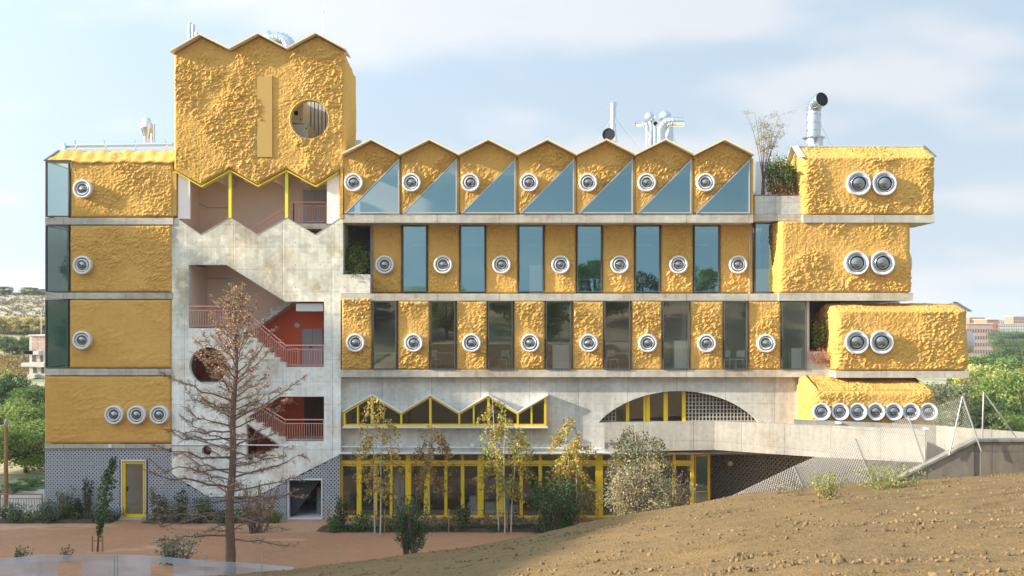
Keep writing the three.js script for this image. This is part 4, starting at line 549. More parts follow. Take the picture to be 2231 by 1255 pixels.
{ // stones and clods on the bank
  const r = rng(77), g = new THREE.IcosahedronGeometry(1, 1), p = g.attributes.position; for (let k = 0; k < p.count; k++) { const x = p.getX(k), y = p.getY(k), z = p.getZ(k), f = 1 + 0.5 * noise(x * 1.3, y * 1.3, z * 1.3); p.setXYZ(k, x * f, y * f * 0.7, z * f); } g.computeVertexNormals();
  const N = 12000, m = new THREE.InstancedMesh(g, std(0.165, 0.108, 0.05, 0.95), N), o = new THREE.Object3D(), c = new THREE.Color(); m.name = 'gravel'; let k = 0;
  while (k < N) { const d = 8 + 31 * Math.pow(r(), 0.8), z = DIST - d, x = (r() - 0.36) * d * 1.0; if (noise(x * 0.09 + z * 0.12, z * 0.75 - x * 0.1, 40) + 0.45 * noise(x * 0.9, z * 1.6, 42) + 0.5 * Math.pow(r(), 5) < 0.33) continue; const s = 0.010 + 0.030 * Math.pow(r(), 2.5) + (r() < 0.006 ? 0.03 * r() : 0); o.position.set(x, mound(x, z) + dirtDetail(x, z) + s * 0.25, z); o.rotation.set(r() * 6, r() * 6, r() * 6); o.scale.set(s * (0.7 + r() * 0.8), s, s * (0.7 + r() * 0.6)); o.updateMatrix(); m.setMatrixAt(k, o.matrix); const q = 0.7 + r() * 0.8; m.setColorAt(k, c.setRGB(q, q * (0.95 + 0.1 * r()), q * (0.9 + 0.2 * r()))); k++; }
  m.castShadow = m.receiveShadow = true; scene.add(m); tag(m, 'gravel and small clods strewn over the dirt bank', 'gravel', null, 'stuff'); }
{ const sand = texture(1024, 1024, (u, v) => { const a = pfbm(u, v, 3, 4, 401, 6) - 0.5, b = pfbm(u, v, 80, 80, 409, 3) - 0.5, f = smooth(0.55, 0.68, pfbm(u, v, 3, 9, 419, 5)), k = 1 + a * 0.4 + b * 0.25; return [lerp(0.37, 0.45, f) * k, lerp(0.175, 0.25, f) * k, lerp(0.085, 0.14, f) * k]; }, true);
  const b = new MB(), n = 60; for (let j = 0; j <= n; j++) for (let i = 0; i <= n; i++) { const x = lerp(-34, 10.5, i / n), z = lerp(-1, 22, j / n); b.v(x, 0.02 * noise(x * 0.4, z * 0.4) + 0.012, z, x, z); } for (let j = 0; j < n; j++) for (let i = 0; i < n; i++) { const a = j * (n + 1) + i; b.i.push(a, a + n + 1, a + 1, a + 1, a + n + 1, a + n + 2); }
  tag(b.build('courtyard', std(1, 1, 1, 0.95, { map: scaled(sand, 14, 14), bumpMap: scaled(grit, 4, 4), bumpScale: 0.02 })), 'reddish brown sand courtyard before the school', null, null, 'structure'); }
function ground(x, z) {
  const d = DIST - z; let y = -0.06; y -= 1.9 * smooth(95, 200, d) + 5 * smooth(230, 500, d);
  if (x < -25) y += (19 * smooth(205, 330, d) + 5 * smooth(230, 500, d)) * smooth(-25, -55, x) + (d > 200 ? 0.8 * noise(x * 0.05, z * 0.06) : 0);
  const shadeRidge = 37 - 4.2 * smooth(11.5, 16.5, z) + 1.7 * smooth(22, 31, z); y = Math.max(y, shadeRidge * smooth(-46, -80, x) * smooth(-12, 4, z) * smooth(72, 50, z) * smooth(-150, -110, x) + 0 * x + (x < -46 && z > -12 && z < 72 ? -0.06 : -1e3));  // unseen ridge beyond the left edge, added and shaped to shade the facade
  if (z > 62) y = Math.max(y, lerp(-0.06, 12 + 3.5 * noise(x * 0.03, z * 0.03) + 2 * noise(x * 0.11, z * 0.11), smooth(62, 115, z)));
  if (z > 44) y = Math.max(y, lerp(-0.1, 6.6, smooth(44, 50, z) * smooth(-24, -8, x) * smooth(40, 20, x)));
  return y;
}
{ const col = texture(1024, 1024, (u, v) => { const a = pfbm(u, v, 6, 6, 501, 6), g = smooth(0.42, 0.6, a), b = pfbm(u, v, 90, 90, 507, 3) - 0.5, k = 1 + b * 0.7; return [lerp(0.40, 0.2, g) * k, lerp(0.33, 0.21, g) * k, lerp(0.21, 0.1, g) * k]; }, true);
  const axis = (l) => { const o = []; for (const [a, b, s] of l) for (let q = a; q < b; q += s) o.push(q); return o; };
  const xs = axis([[-1400, -200, 40], [-200, -30, 2.5], [-30, 40, 5], [40, 200, 10], [200, 1401, 40]]), zs = axis([[-1500, -350, 40], [-350, -150, 5], [-150, -40, 5], [-40, -12, 4], [-12, 60, 1.5], [60, 130, 4], [130, 401, 30]]), b = new MB();
  for (const z of zs) for (const x of xs) b.v(x, ground(x, z), z, x, z); const n = xs.length; for (let j = 0; j + 1 < zs.length; j++) for (let i = 0; i + 1 < n; i++) { const a = j * n + i; b.i.push(a, a + n, a + 1, a + 1, a + n, a + n + 1); }
  tag(b.build('terrain', std(1, 1, 1, 0.95, { map: scaled(col, 60, 60) })), 'dry grassy terrain with a hill on the left and an unseen added shade ridge', null, null, 'structure'); }

// ---------------------------------------------------------------- plants
const rv = r => V3(r() * 2 - 1, r() * 2 - 1, r() * 2 - 1).normalize();
const leafMat = (o = {}) => phys({ color: 0xffffff, vertexColors: true, roughness: 0.9, transmission: 0.35, thickness: 0, specularIntensity: 0.3, side: THREE.DoubleSide, ...o });
const LEAF = leafMat(), DRY = phys({ color: 0xffffff, vertexColors: true, roughness: 0.95, specularIntensity: 0.15, side: THREE.DoubleSide });
const bark = texture(128, 512, (u, v) => 0.35 + 0.6 * pfbm(u, v, 5, 14, 601, 4));
const BARK = (r, g, b) => std(r, g, b, 0.95, { map: (() => { const t = bark.clone(); t.colorSpace = THREE.NoColorSpace; t.repeat.set(3, 0.8); t.needsUpdate = true; return t; })() });
const barkDark = BARK(0.14, 0.095, 0.07), barkDead = BARK(0.30, 0.18, 0.125), barkBirch = BARK(0.72, 0.66, 0.58), barkTwig = BARK(0.24, 0.16, 0.11);
const vary = (r, c, k = 0.3) => { const q = 1 + (r() - 0.5) * 2 * k, h = (r() - 0.5) * k; return [clamp(c[0] * q * (1 + h)), clamp(c[1] * q), clamp(c[2] * q * (1 - h))]; };
const pick = (r, list) => list[Math.floor(r() * list.length)];
function leaves(mb, r, c, rad, n, size, cols, k = 0.3, drop = 0) { for (let i = 0; i < n; i++) { const d = rv(r), q = Math.pow(r(), 0.45), p = V3(c.x + d.x * rad.x * q, c.y + d.y * rad.y * q, c.z + d.z * rad.z * q), t = rv(r); t.y -= drop; t.normalize(); const s = rv(r).cross(t).normalize(), z = size * (0.6 + r() * 0.8); mb.leaf(p, t, s, z, z * 0.32, vary(r, pick(r, cols), k)); } }

// a shrub: stems that fan from the base with leaves along them
function shrub(label, group, pos, w, h, cols, { n = 420, leaf = 0.085, stems = 9, seed = 1, upright = 0.5, name = 'shrub', category = 'shrub', stemMat = barkTwig, spread = 1, mat = LEAF, bare = 0.15, kv = 0.35, fill = 0 } = {}) {
  const r = rng(seed * 7919 + 13), o = thing(name, label, category, pos, group), st = new MB(), fo = new MB(), per = Math.ceil(n / stems);
  for (let k = 0; k < stems; k++) {
    const a = k / stems * 6.28 + r(), q = Math.sqrt((k + 0.5) / stems), len = h * (1 - 0.38 * q * q * (1 - upright) - r() * 0.28), ex = V3(Math.cos(a) * q * w / 2, len, Math.sin(a) * q * w / 2 * spread), mid = V3(ex.x * 0.75, len * 0.5, ex.z * 0.75), b = V3((r() - 0.5) * w * 0.3 + ex.x * 0.25, -0.05, (r() - 0.5) * w * 0.3 + ex.z * 0.25), pts = arc(b, mid, ex, 4);
    st.tube(pts, pts.map((_, i) => 0.016 * Math.max(0.25, 1 - i / 5) * Math.max(0.6, h)), 4);
    for (let i = 0; i < per; i++) { const t = bare + (1 - bare) * r(), f = t * 4, j = Math.min(3, Math.floor(f)), p = pts[j].clone().lerp(pts[j + 1], f - j), rad = w * (0.05 + 0.19 * Math.sin(Math.min(1, t) * 2.6)); p.add(rv(r).multiplyScalar(rad * Math.cbrt(r()))); p.y = Math.max(0.01, p.y); const d = rv(r); d.y += 0.35; d.normalize(); const s = rv(r).cross(d).normalize(), z = leaf * (0.55 + r() * 0.9); fo.leaf(p, d, s, z, z * 0.3, vary(r, pick(r, cols), kv)); }
  }
  if (fill) for (let c = 0; c < 26; c++) { const d = rv(r), q = Math.cbrt(r()) * 0.42, k = 0.7 + 0.6 * r(); leaves(fo, r, V3(d.x * w * q, h * (0.47 + d.y * 0.40 * Math.cbrt(r())), d.z * w * q), V3(w * 0.16, h * 0.13, w * 0.16), Math.ceil(fill / 26), leaf, cols.map(x => x.map(y => y * k)), kv); }
  st.build('stem', stemMat, o); fo.build('foliage', mat, o); return o;
}
const G = { dark: [[0.035, 0.06, 0.02], [0.05, 0.085, 0.03], [0.03, 0.05, 0.022]], mid: [[0.07, 0.115, 0.03], [0.05, 0.09, 0.025], [0.09, 0.13, 0.04]], light: [[0.15, 0.2, 0.05], [0.11, 0.17, 0.035], [0.18, 0.21, 0.06]], olive: [[0.12, 0.12, 0.06], [0.09, 0.10, 0.045], [0.15, 0.14, 0.07]], gold: [[0.42, 0.31, 0.07], [0.36, 0.28, 0.07], [0.25, 0.23, 0.06], [0.46, 0.29, 0.05]], rusty: [[0.30, 0.17, 0.05], [0.24, 0.16, 0.06], [0.19, 0.16, 0.06], [0.34, 0.2, 0.07]], tan: [[0.26, 0.22, 0.13], [0.2, 0.18, 0.1], [0.30, 0.25, 0.16], [0.15, 0.14, 0.075]], red: [[0.34, 0.11, 0.04], [0.3, 0.15, 0.06], [0.22, 0.09, 0.04]], grey: [[0.13, 0.15, 0.11], [0.17, 0.18, 0.13], [0.10, 0.12, 0.08]], lime: [[0.24, 0.26, 0.06], [0.20, 0.25, 0.05], [0.28, 0.27, 0.09]] };
for (const [k, f] of Object.entries({ dark: 1.7, mid: 1.8, light: 1.35, olive: 1.5, gold: 1.4, rusty: 1.4, tan: 1.6, red: 1.3, grey: 1.6, lime: 1.3 })) G[k] = G[k].map(c => c.map(v => v * f));
const ORD = ['first', 'second', 'third', 'fourth', 'fifth', 'sixth', 'seventh', 'eighth', 'ninth', 'tenth', 'eleventh', 'twelfth', 'thirteenth', 'fourteenth', 'fifteenth', 'sixteenth', 'seventeenth', 'eighteenth', 'nineteenth', 'twentieth', 'twenty-first', 'twenty-second', 'twenty-third', 'twenty-fourth', 'twenty-fifth', 'twenty-sixth'];
const foot = (x, y, h = 0) => { const z = DIST - (EYE - h) * FOCAL / (y - 700); return V3((x - 1115.5) * (DIST - z) / FOCAL, h, z); };

// ---- the dead conifer
{ const o = thing('dead_conifer', 'tall dead conifer with bare drooping branches before the concrete stair wall', 'tree', null), r = rng(4242), B = foot(501, 1246, 0.45), H = 9.55;
  const axis = t => V3(B.x + 0.16 * Math.sin(t * 3.1) * t + 0.36 * t * t * 0.5 + 0.03 * Math.sin(t * 19), B.y - 0.3 + t * (H + 0.3), B.z + 0.1 * Math.sin(t * 4));
  const tp = Array.from({ length: 40 }, (_, k) => axis(k / 39)), tr = tp.map((_, k) => { const t = k / 39; return 0.165 * Math.pow(1 - t, 0.75) + 0.006 + 0.05 * Math.exp(-t * 22) + 0.006 * Math.sin(k * 2.1); });
  new MB().tube(tp, tr, 10).build('trunk', barkDead, o);
  const twig = new MB(), ndl = new MB(), cols = [[0.50, 0.33, 0.21], [0.40, 0.24, 0.15], [0.62, 0.44, 0.28], [0.10, 0.06, 0.04]];
  const sprig = (p, d, len, dense) => { const e = p.clone().addScaledVector(d, len); e.y -= len * 0.08; twig.tube([p, e], [0.0065, 0.002], 3, false); const m = Math.floor(len * dense); for (let i = 0; i < m; i++) { const t = 0.15 + 0.85 * r(), q = p.clone().lerp(e, t), s = rv(r), dd = d.clone().multiplyScalar(0.5).add(s).normalize(); ndl.leaf(q, dd, rv(r).cross(dd).normalize(), 0.035 + r() * 0.06, 0.006 + 0.006 * r(), vary(r, pick(r, cols), 0.4)); } };
  const N = 104;
  for (let k = 0; k < N; k++) {
    const t = 0.14 + 0.85 * Math.pow((k + r() * 0.8) / N, 0.92), a = k * 2.4 + r() * 0.9, base = axis(t), prof = t < 0.32 ? 0.62 + 0.38 * smooth(0.13, 0.32, t) : Math.pow((1 - t) / 0.68, 0.82), L = (0.22 + 3.25 * prof) * (0.42 + 0.72 * r());
    const rise = lerp(0.02, 1.0, smooth(0.35, 0.95, t)) + (r() - 0.5) * 0.55, dir = V3(Math.cos(a), rise, Math.sin(a)).normalize(), n = 7, pts = [base];
    for (let i = 1; i <= n; i++) { const f = i / n, p = base.clone().addScaledVector(dir, L * f); p.y += -0.30 * L * f * f * (1 - t) * 0.7 + 0.34 * L * Math.pow(f, 3) * (0.35 + t * 0.5); p.add(rv(r).multiplyScalar(0.06 * L * f)); pts.push(p); }
    const br = 0.009 + 0.0085 * L; new MB().tube(pts, pts.map((_, i) => br * Math.pow(1 - i / (n + 0.6), 0.8) + 0.003), 5).build('branch', barkDead, o);
    const bareness = t < 0.3 ? 0.3 : 0.65 + 0.3 * smooth(0.4, 0.7, t), ns = Math.floor(L * (t < 0.3 ? 9 : 13)) + 3;
    for (let i = 0; i < ns; i++) { const f = 0.16 + 0.84 * Math.pow(r(), 0.8), fi = f * n, j = Math.min(n - 1, Math.floor(fi)), p = pts[j].clone().lerp(pts[j + 1], fi - j), bd = pts[j + 1].clone().sub(pts[j]).normalize(), side = bd.clone().cross(V3(0, 1, 0)).normalize().multiplyScalar(r() < 0.5 ? 1 : -1), d = bd.multiplyScalar(0.75).addScaledVector(side, 0.75).add(rv(r).multiplyScalar(0.45)).normalize(), tl = (0.12 + 0.42 * r()) * (1.15 - f * 0.55) * Math.min(1, 0.35 + L * 0.4);
      sprig(p, d, tl, (14 + 40 * smooth(0.35, 0.9, t) + (f > 0.75 ? 20 : 0)) * bareness); for (let q = 0; q < 2; q++) sprig(p.clone().addScaledVector(d, tl * (0.3 + 0.5 * r())), d.clone().add(rv(r).multiplyScalar(0.8)).normalize(), tl * 0.5, (10 + 40 * smooth(0.35, 0.9, t)) * bareness); }
    if (r() < 0.75) { const tip = pts[n], m = 22 + 30 * t; for (let i = 0; i < m; i++) { const q = tip.clone().lerp(pts[n - 1], r() * 1.1).add(rv(r).multiplyScalar(0.045)); const dd = rv(r); ndl.leaf(q, dd, rv(r).cross(dd).normalize(), 0.05 + r() * 0.05, 0.012, vary(r, pick(r, cols), 0.4)); } }
  }
  for (let i = 0; i < 900; i++) { const t = 0.5 + 0.5 * Math.pow(r(), 0.8), q = axis(t).add(rv(r).multiplyScalar(0.13 * (1.25 - t))), d = rv(r); d.y += 0.5; d.normalize(); ndl.leaf(q, d, rv(r).cross(d).normalize(), 0.06 + r() * 0.05, 0.012, vary(r, pick(r, cols), 0.4)); }
  twig.build('twig', barkDead, o).userData.kind = 'stuff'; ndl.build('dry_needles', DRY, o).userData.kind = 'stuff';
}

// ---- birches: white stems, thin hanging twigs, autumn leaves
function birch(label, base, h, w, stems, cols, seed, n, { group, low = 0.28, leaf = 0.098, weep = 0.6, lean = 0 } = {}) {
  const r = rng(seed), o = thing('birch_tree', label, 'tree', base, group), fo = new MB(), tw = new MB();
  for (let s = 0; s < stems; s++) {
    const off = (s - (stems - 1) / 2) * 0.26, hh = h * (1 - 0.1 * s - 0.05 * r()), pts = Array.from({ length: 10 }, (_, k) => { const t = k / 9; return V3(off * (1 + t * 0.8) + lean * t * h + 0.07 * Math.sin(t * 5 + s * 2) * t, t * hh - 0.05, (s % 2 ? 0.14 : -0.05) + 0.1 * Math.sin(t * 4 + s)); });
    new MB().tube(pts, pts.map((_, k) => 0.034 * (1 - k / 10.5) + 0.004), 7).build('trunk', barkBirch, o);
    const nb = Math.round(24 / Math.sqrt(stems)) + 6;
    for (let k = 0; k < nb; k++) {
      const t = low + (0.98 - low) * (k + r()) / nb, f = t * 9, j = Math.min(8, Math.floor(f)), p = pts[j].clone().lerp(pts[j + 1], f - j), a = r() * 6.28, L = w * (0.24 + 0.3 * Math.sin(Math.PI * Math.pow((t - low) / (1 - low), 0.8)) * (0.6 + 0.6 * r())), m = p.clone().add(V3(Math.cos(a) * L * 0.55, L * 0.42, Math.sin(a) * L * 0.55)), e = p.clone().add(V3(Math.cos(a) * L, -L * weep * (0.4 + r()), Math.sin(a) * L)), b = arc(p, m, e, 6); tw.tube(b, b.map((_, i) => 0.008 * (1 - i / 7) + 0.0015), 4, false);
      const per = Math.ceil(2.3 * n / stems / nb); for (let i = 0; i < per; i++) { const ff = 0.25 + 0.75 * r(), fi = ff * 6, jj = Math.min(5, Math.floor(fi)), q = b[jj].clone().lerp(b[jj + 1], fi - jj).add(rv(r).multiplyScalar(0.13 * Math.cbrt(r()))); q.y -= Math.pow(r(), 2) * 0.35 * weep; const d = rv(r); d.y -= 0.7; d.normalize(); const z = leaf * (0.6 + 0.8 * r()); fo.leaf(q, d, rv(r).cross(d).normalize(), z, z * 0.36, vary(r, pick(r, cols), 0.32)); }
    }
  }
  tw.build('twig', barkTwig, o).userData.kind = 'stuff'; fo.build('foliage', LEAF, o); return o;
}
birch('slender birch with two white stems and sparse golden leaves, nearest the open doorway', foot(823, 1163), 6.1, 2.0, 2, G.gold, 11, 900, { low: 0.3 });
birch('birch with rusty brown leaves before the second group of yellow doors', foot(925, 1152), 4.6, 2.0, 1, G.rusty, 12, 1000, { low: 0.4, lean: 0.1, leaf: 0.09 });
birch('tallest birch, three white stems and a full golden crown beside the yellow zigzag window', foot(1100, 1160), 6.0, 1.9, 3, [...G.gold, ...G.lime], 13, 1700, { low: 0.36 });
birch('golden orange birch rising behind the dark green bush', foot(1248, 1140), 4.9, 2.0, 2, [...G.gold, ...G.lime, [0.6, 0.32, 0.05]], 14, 1900, { low: 0.15 });
birch('weeping birch with dark sparse leaves hanging in front of the bridge parapet', V3(PX(1400, 6), 0.8, 6), 4.2, 3.0, 2, G.olive, 15, 1500, { low: 0.52, weep: 1.0 });

// ---- the young tree between stakes
{ const b = foot(212, 1202), r = rng(31), o = thing('young_tree', 'young green tree tied between two stakes left of the yellow door', 'tree', b), pts = Array.from({ length: 8 }, (_, k) => V3(0.62 * Math.pow(k / 7, 1.4), k / 7 * 3.6 - 0.05, 0)); new MB().tube(pts, pts.map((_, k) => 0.035 * (1 - k / 8.5) + 0.004), 6).build('trunk', barkDark, o); const fo = new MB(); for (let k = 0; k < 26; k++) { const t = 0.22 + 0.78 * k / 25, f = t * 7, j = Math.min(6, Math.floor(f)), p = pts[j].clone().lerp(pts[j + 1], f - j), ww = 0.06 + 0.48 * Math.pow(Math.sin(Math.PI * Math.min(1, (t - 0.15) * 1.05)), 1.3); leaves(fo, r, p.add(V3((r() - 0.5) * ww * 0.6, 0, (r() - 0.5) * ww * 0.6)), V3(ww * 0.62, 0.2, ww * 0.6), 55, 0.10, [...G.mid, ...G.dark], 0.4, 0.3); } fo.build('foliage', LEAF, o);
  for (const [dx, l] of [[-0.2, 'left'], [0.2, 'right']]) { const s = thing('wooden_stake', l === 'left' ? 'wooden stake tied to the young tree, on its side towards the street railing' : 'wooden stake tied to the young tree, on its side towards the yellow door', 'stake', V3(b.x + dx, 0, b.z)); new MB().tube([V3(0, -0.1, 0), V3(0, 0.62, 0)], 0.035, 7).build('post', M.wood, s); new MB().bar(V3(0, 0.42, 0), V3(-dx * 0.95, 0.42, 0), 0.03, 0.02).build('tie', M.black, s); } }

// ---- bushes one can tell apart
shrub('large dry olive-beige bush at the foot of the footbridge', null, V3(PX(1406, 7), 0.75, 7), 3.3, 3.1, G.tan, { n: 9000, stems: 70, leaf: 0.075, seed: 3, upright: 0.3, stemMat: barkTwig, bare: 0.12, fill: 6000 });
shrub('dense dark green feathery bush before the orange birch', null, foot(1212, 1160, 0.0), 2.6, 2.6, [...G.mid, ...G.dark], { n: 4000, stems: 44, leaf: 0.085, seed: 4, upright: 0.5, fill: 3000 });
shrub('leggy dark green bush standing on the crest of the dirt bank', null, foot(893, 1206, 0.7), 1.35, 2.2, G.dark, { n: 1600, stems: 20, leaf: 0.085, seed: 5, upright: 0.8, fill: 900 });
shrub('thin reddish bush beside the dead conifer', null, foot(558, 1160, 0.0), 2.0, 2.4, [...G.red, ...G.rusty], { n: 900, stems: 22, leaf: 0.06, seed: 6, upright: 0.6, bare: 0.3 });
shrub('grey green broom bush behind the white site netting', null, foot(382, 1225, 0.1), 1.5, 0.95, G.grey, { n: 1100, stems: 26, leaf: 0.09, seed: 7, upright: 0.7 });
shrub('small brown leaved bush beside the two stakes behind the netting', null, foot(146, 1218, 0.1), 0.5, 0.5, G.olive, { n: 130, stems: 6, seed: 8 });
shrub('small dark bush at the far left behind the netting', null, foot(46, 1218, 0.1), 0.7, 0.42, G.dark, { n: 150, stems: 6, seed: 9 });
const onBank = (x, y) => { for (let z = 6; z < 46; z += 0.05) { const k = (DIST - z) / FOCAL, p = V3((x - 1115.5) * k, EYE + (700 - y) * k, z); if (mound(p.x, 0 * 0 + z) + 0.1 <= p.y && z > 8) { let best = null; for (let w = 46; w > 7; w -= 0.05) { const kk = (DIST - w) / FOCAL, q = V3((x - 1115.5) * kk, EYE + (700 - y) * kk, w); if (q.y <= mound(q.x, w) + dirtDetail(q.x, w)) { best = q; break; } } return best ?? p; } } return foot(x, y); };
shrub('bright green weed on the bank, left of the sloping wall', null, onBank(1803, 1084), 0.95, 0.75, G.lime, { n: 700, stems: 18, leaf: 0.06, seed: 21, name: 'weed', category: 'weed' });
shrub('low spreading yellow green weed at the foot of the sloping wall', null, onBank(1938, 1064), 2.2, 0.62, [...G.lime, ...G.light], { n: 1500, stems: 34, leaf: 0.06, seed: 22, name: 'weed', category: 'weed' });
shrub('thin dry weed at the bottom of the chain-link fence', null, onBank(1700, 1076), 0.8, 0.45, G.tan, { n: 160, stems: 12, leaf: 0.05, seed: 23, name: 'weed', category: 'weed' });
shrub('sparse pale weed between the fence posts on the bank', null, onBank(1745, 1080), 0.7, 0.5, G.olive, { n: 150, stems: 10, leaf: 0.05, seed: 24, name: 'weed', category: 'weed' });
// plants of the building's planters
shrub('green hanging plant in the dark recess left of the second storey', null, at(776, 601, -1.2), 1.35, 1.6, [...G.light, ...G.lime, ...G.mid], { fill: 1300, n: 1500, stems: 22, leaf: 0.10, seed: 41, name: 'planter_plant', category: 'plant' });
shrub('trailing green sprays hanging over the recess planter edge', null, at(775, 604, -0.2), 1.2, 0.22, G.mid, { n: 260, stems: 10, leaf: 0.08, seed: 42, name: 'planter_plant', category: 'plant' });
shrub('dark climbing plant in the recess beside the lower right foam box', null, at(1793, 770, -0.7), 1.1, 1.75, [...G.light, ...G.lime, [0.4, 0.18, 0.1]], { fill: 1500, n: 1600, stems: 20, leaf: 0.09, seed: 43, name: 'planter_plant', category: 'plant' });
shrub('reddish fern-like plant spilling over the concrete planter', null, at(1790, 789, 0.1), 1.3, 0.65, G.red, { n: 800, stems: 22, leaf: 0.07, seed: 44, name: 'planter_plant', category: 'plant', upright: 0.1 });
shrub('leafy green terrace bush against the upper right foam box', null, at(1700, 426, -1.2), 1.8, 1.9, [...G.light, ...G.mid], { fill: 1500, n: 1900, stems: 26, leaf: 0.10, seed: 45, name: 'planter_plant', category: 'plant' });
shrub('dry grass clump along the terrace planter edge', null, at(1702, 426, -0.6), 1.9, 0.5, G.rusty, { n: 500, stems: 30, leaf: 0.08, seed: 46, name: 'planter_plant', category: 'plant', upright: 0.9 });
{ const r = rng(61), b = at(1662, 428, -1.0), o = thing('terrace_tree', 'tall wispy tree rising above the terrace planter', 'tree', b), st = new MB(), fo = new MB(); for (let k = 0; k < 9; k++) { const a = (k / 8 - 0.35) * 1.25, L = 3.1 + r() * 0.85 - Math.abs(a) * 0.3, e = V3(Math.sin(a) * L * 0.42, L, (r() - 0.5) * 0.7), pts = arc(V3((r() - 0.5) * 0.15, -0.05, 0), V3(e.x * 0.1, L * 0.55, 0), e, 7); st.tube(pts, pts.map((_, i) => 0.02 * (1 - i / 8) + 0.004), 5); for (let i = 0; i < 7; i++) { const p = pts[4 + (i % 4)], d = rv(r); d.y = Math.abs(d.y) * 0.4 + 0.15; d.x += 0.35; const q = p.clone().addScaledVector(d.normalize(), 0.35 + 0.5 * r()); st.tube([p, q], [0.006, 0.002], 3, false); for (let m = 0; m < 26; m++) { const w = p.clone().lerp(q, 0.3 + 0.75 * r()).add(rv(r).multiplyScalar(0.1)); const t = rv(r); fo.leaf(w, t, rv(r).cross(t).normalize(), 0.06 + 0.03 * r(), 0.016, vary(r, pick(r, [...G.lime, ...G.rusty, ...G.olive]), 0.3)); } } } st.build('trunk', barkTwig, o); fo.build('foliage', LEAF, o); }

// ---- planting beds
const soil = std(0.075, 0.05, 0.035, 0.98);
function bed(label, list) { const b = new MB(); for (const [x0, x1, z0, z1] of list) { const n = Math.ceil((x1 - x0) / 0.25), m = 5, s = b.p.length / 3; for (let j = 0; j <= m; j++) for (let i = 0; i <= n; i++) { const u = i / n, v = j / m, e = Math.min(u * n * 0.25, (1 - u) * n * 0.25, v * (z1 - z0), (1 - v) * (z1 - z0)); b.v(lerp(x0, x1, u), 0.01 + 0.13 * smooth(0, 0.25, e) + 0.05 * noise(u * n, v * 4, x0), lerp(z0, z1, v) + (j === m ? 0.12 * noise(u * n * 0.5, 2) : 0), u * n, v); } for (let j = 0; j < m; j++) for (let i = 0; i < n; i++) { const a = s + j * (n + 1) + i; b.i.push(a, a + 1, a + n + 2, a, a + n + 2, a + n + 1); } } return tag(b.build('planting_bed', soil), label, null, null, 'structure'); }
bed('dark soil bed along the breeze-block wall, left of the yellow door', [[PX(-60), PX(258), 0.15, 1.0]]); bed('dark soil bed along the breeze-block wall, right of the yellow door', [[PX(322), PX(610), 0.15, 1.0]]); bed('dark soil bed before the yellow glazed front', [[PX(712), PX(1420), 1.6, 3.1]]);
{ const r = rng(91), rows = [
    [0, 260, 1137, 20, 0.75, 'low shrubs in the bed left of the yellow door', 'shrubs in the left wall bed'], [325, 600, 1138, 17, 0.85, 'low shrubs in the bed right of the yellow door', 'shrubs in the right wall bed'], [715, 1180, 1158, 26, 0.6, 'low dark plants in the bed before the glazed front', 'plants in the bed before the glazed front']];
  rows.forEach(([x0, x1, y, n, h, label, group], q) => { for (let k = 0; k < n; k++) { const x = lerp(x0, x1, (k + 0.2 + 0.6 * r()) / n), p = foot(x, y + (r() - 0.5) * 9); p.y = 0.08; const hh = h * (0.45 + 1.1 * r() * r() + (r() < 0.15 ? 0.8 : 0)); shrub(`${ORD[k]} from the left of the ${label}`, group, p, 0.45 + 0.5 * r(), hh, pick(r, [G.dark, G.dark, G.mid, G.olive, [...G.dark, ...G.grey]]), { n: 190, stems: 8, leaf: 0.085, seed: 100 + q * 40 + k, upright: 0.6 }); } });
  const named = [[742, 1158, 0.5, 1.55, G.dark, 'upright dark shrub at the left end of the glazed front'], [785, 1158, 0.85, 0.75, G.mid, 'broad-leaved green plant between the upright shrub and the first birch'], [727, 1160, 0.6, 0.65, G.mid, 'rounded green plant at the corner of the bed by the doorway'], [1010, 1158, 0.6, 1.2, G.dark, 'pointed dark shrub between the two wooden bed posts and the tallest birch'], [600, 1140, 0.6, 0.5, G.light, 'small bright green plant left of the open doorway'], [396, 1138, 0.6, 1.5, G.dark, 'tall dark shrub against the breeze blocks near the dead conifer'], [440, 1138, 0.8, 1.4, G.mid, 'tall loose shrub against the breeze blocks beside the dead conifer'], [340, 1138, 0.7, 1.6, G.olive, 'brownish tall shrub just right of the yellow door'], [190, 1136, 0.45, 2.0, G.dark, 'thin tall sapling against the breeze blocks behind the young tree'], [140, 1136, 0.8, 1.5, G.olive, 'brownish bush against the left breeze-block wall'], [170, 1137, 0.35, 1.1, G.dark, 'narrow dark shrub between the brownish bush and the young tree'], [103, 1137, 0.7, 1.0, G.grey, 'grey green bush at the building corner by the street railing'], [32, 1138, 0.9, 0.9, G.grey, 'bluish low bush in front of the street railing']];
  named.forEach(([x, y, w, h, c, l], k) => { const p = foot(x, y); p.y = 0.06; shrub(l, null, p, w, h, c, { n: 420, stems: 10, leaf: 0.1, seed: 300 + k, upright: 0.8 }); });
}
// stakes and wire along the bed
{ const pts = [[716, 1160], [838, 1160], [978, 1160], [1105, 1158], [1190, 1150]].map(q => foot(...q)), f = thing('wire_fence', 'low wire fence on wooden posts before the yellow glazed front', 'fence', null); for (const p of pts) new MB().tube([p.clone().add(V3(0, -0.1, 0)), p.clone().add(V3(0, 1.0, 0))], 0.035, 7).build('post', M.wood, f); const w = new MB(); for (let k = 0; k + 1 < pts.length; k++) for (const h of [0.3, 0.6, 0.92]) w.tube([pts[k].clone().add(V3(0, h, 0)), pts[k + 1].clone().add(V3(0, h, 0))], 0.007, 4, false); w.build('wire', M.rust, f); }

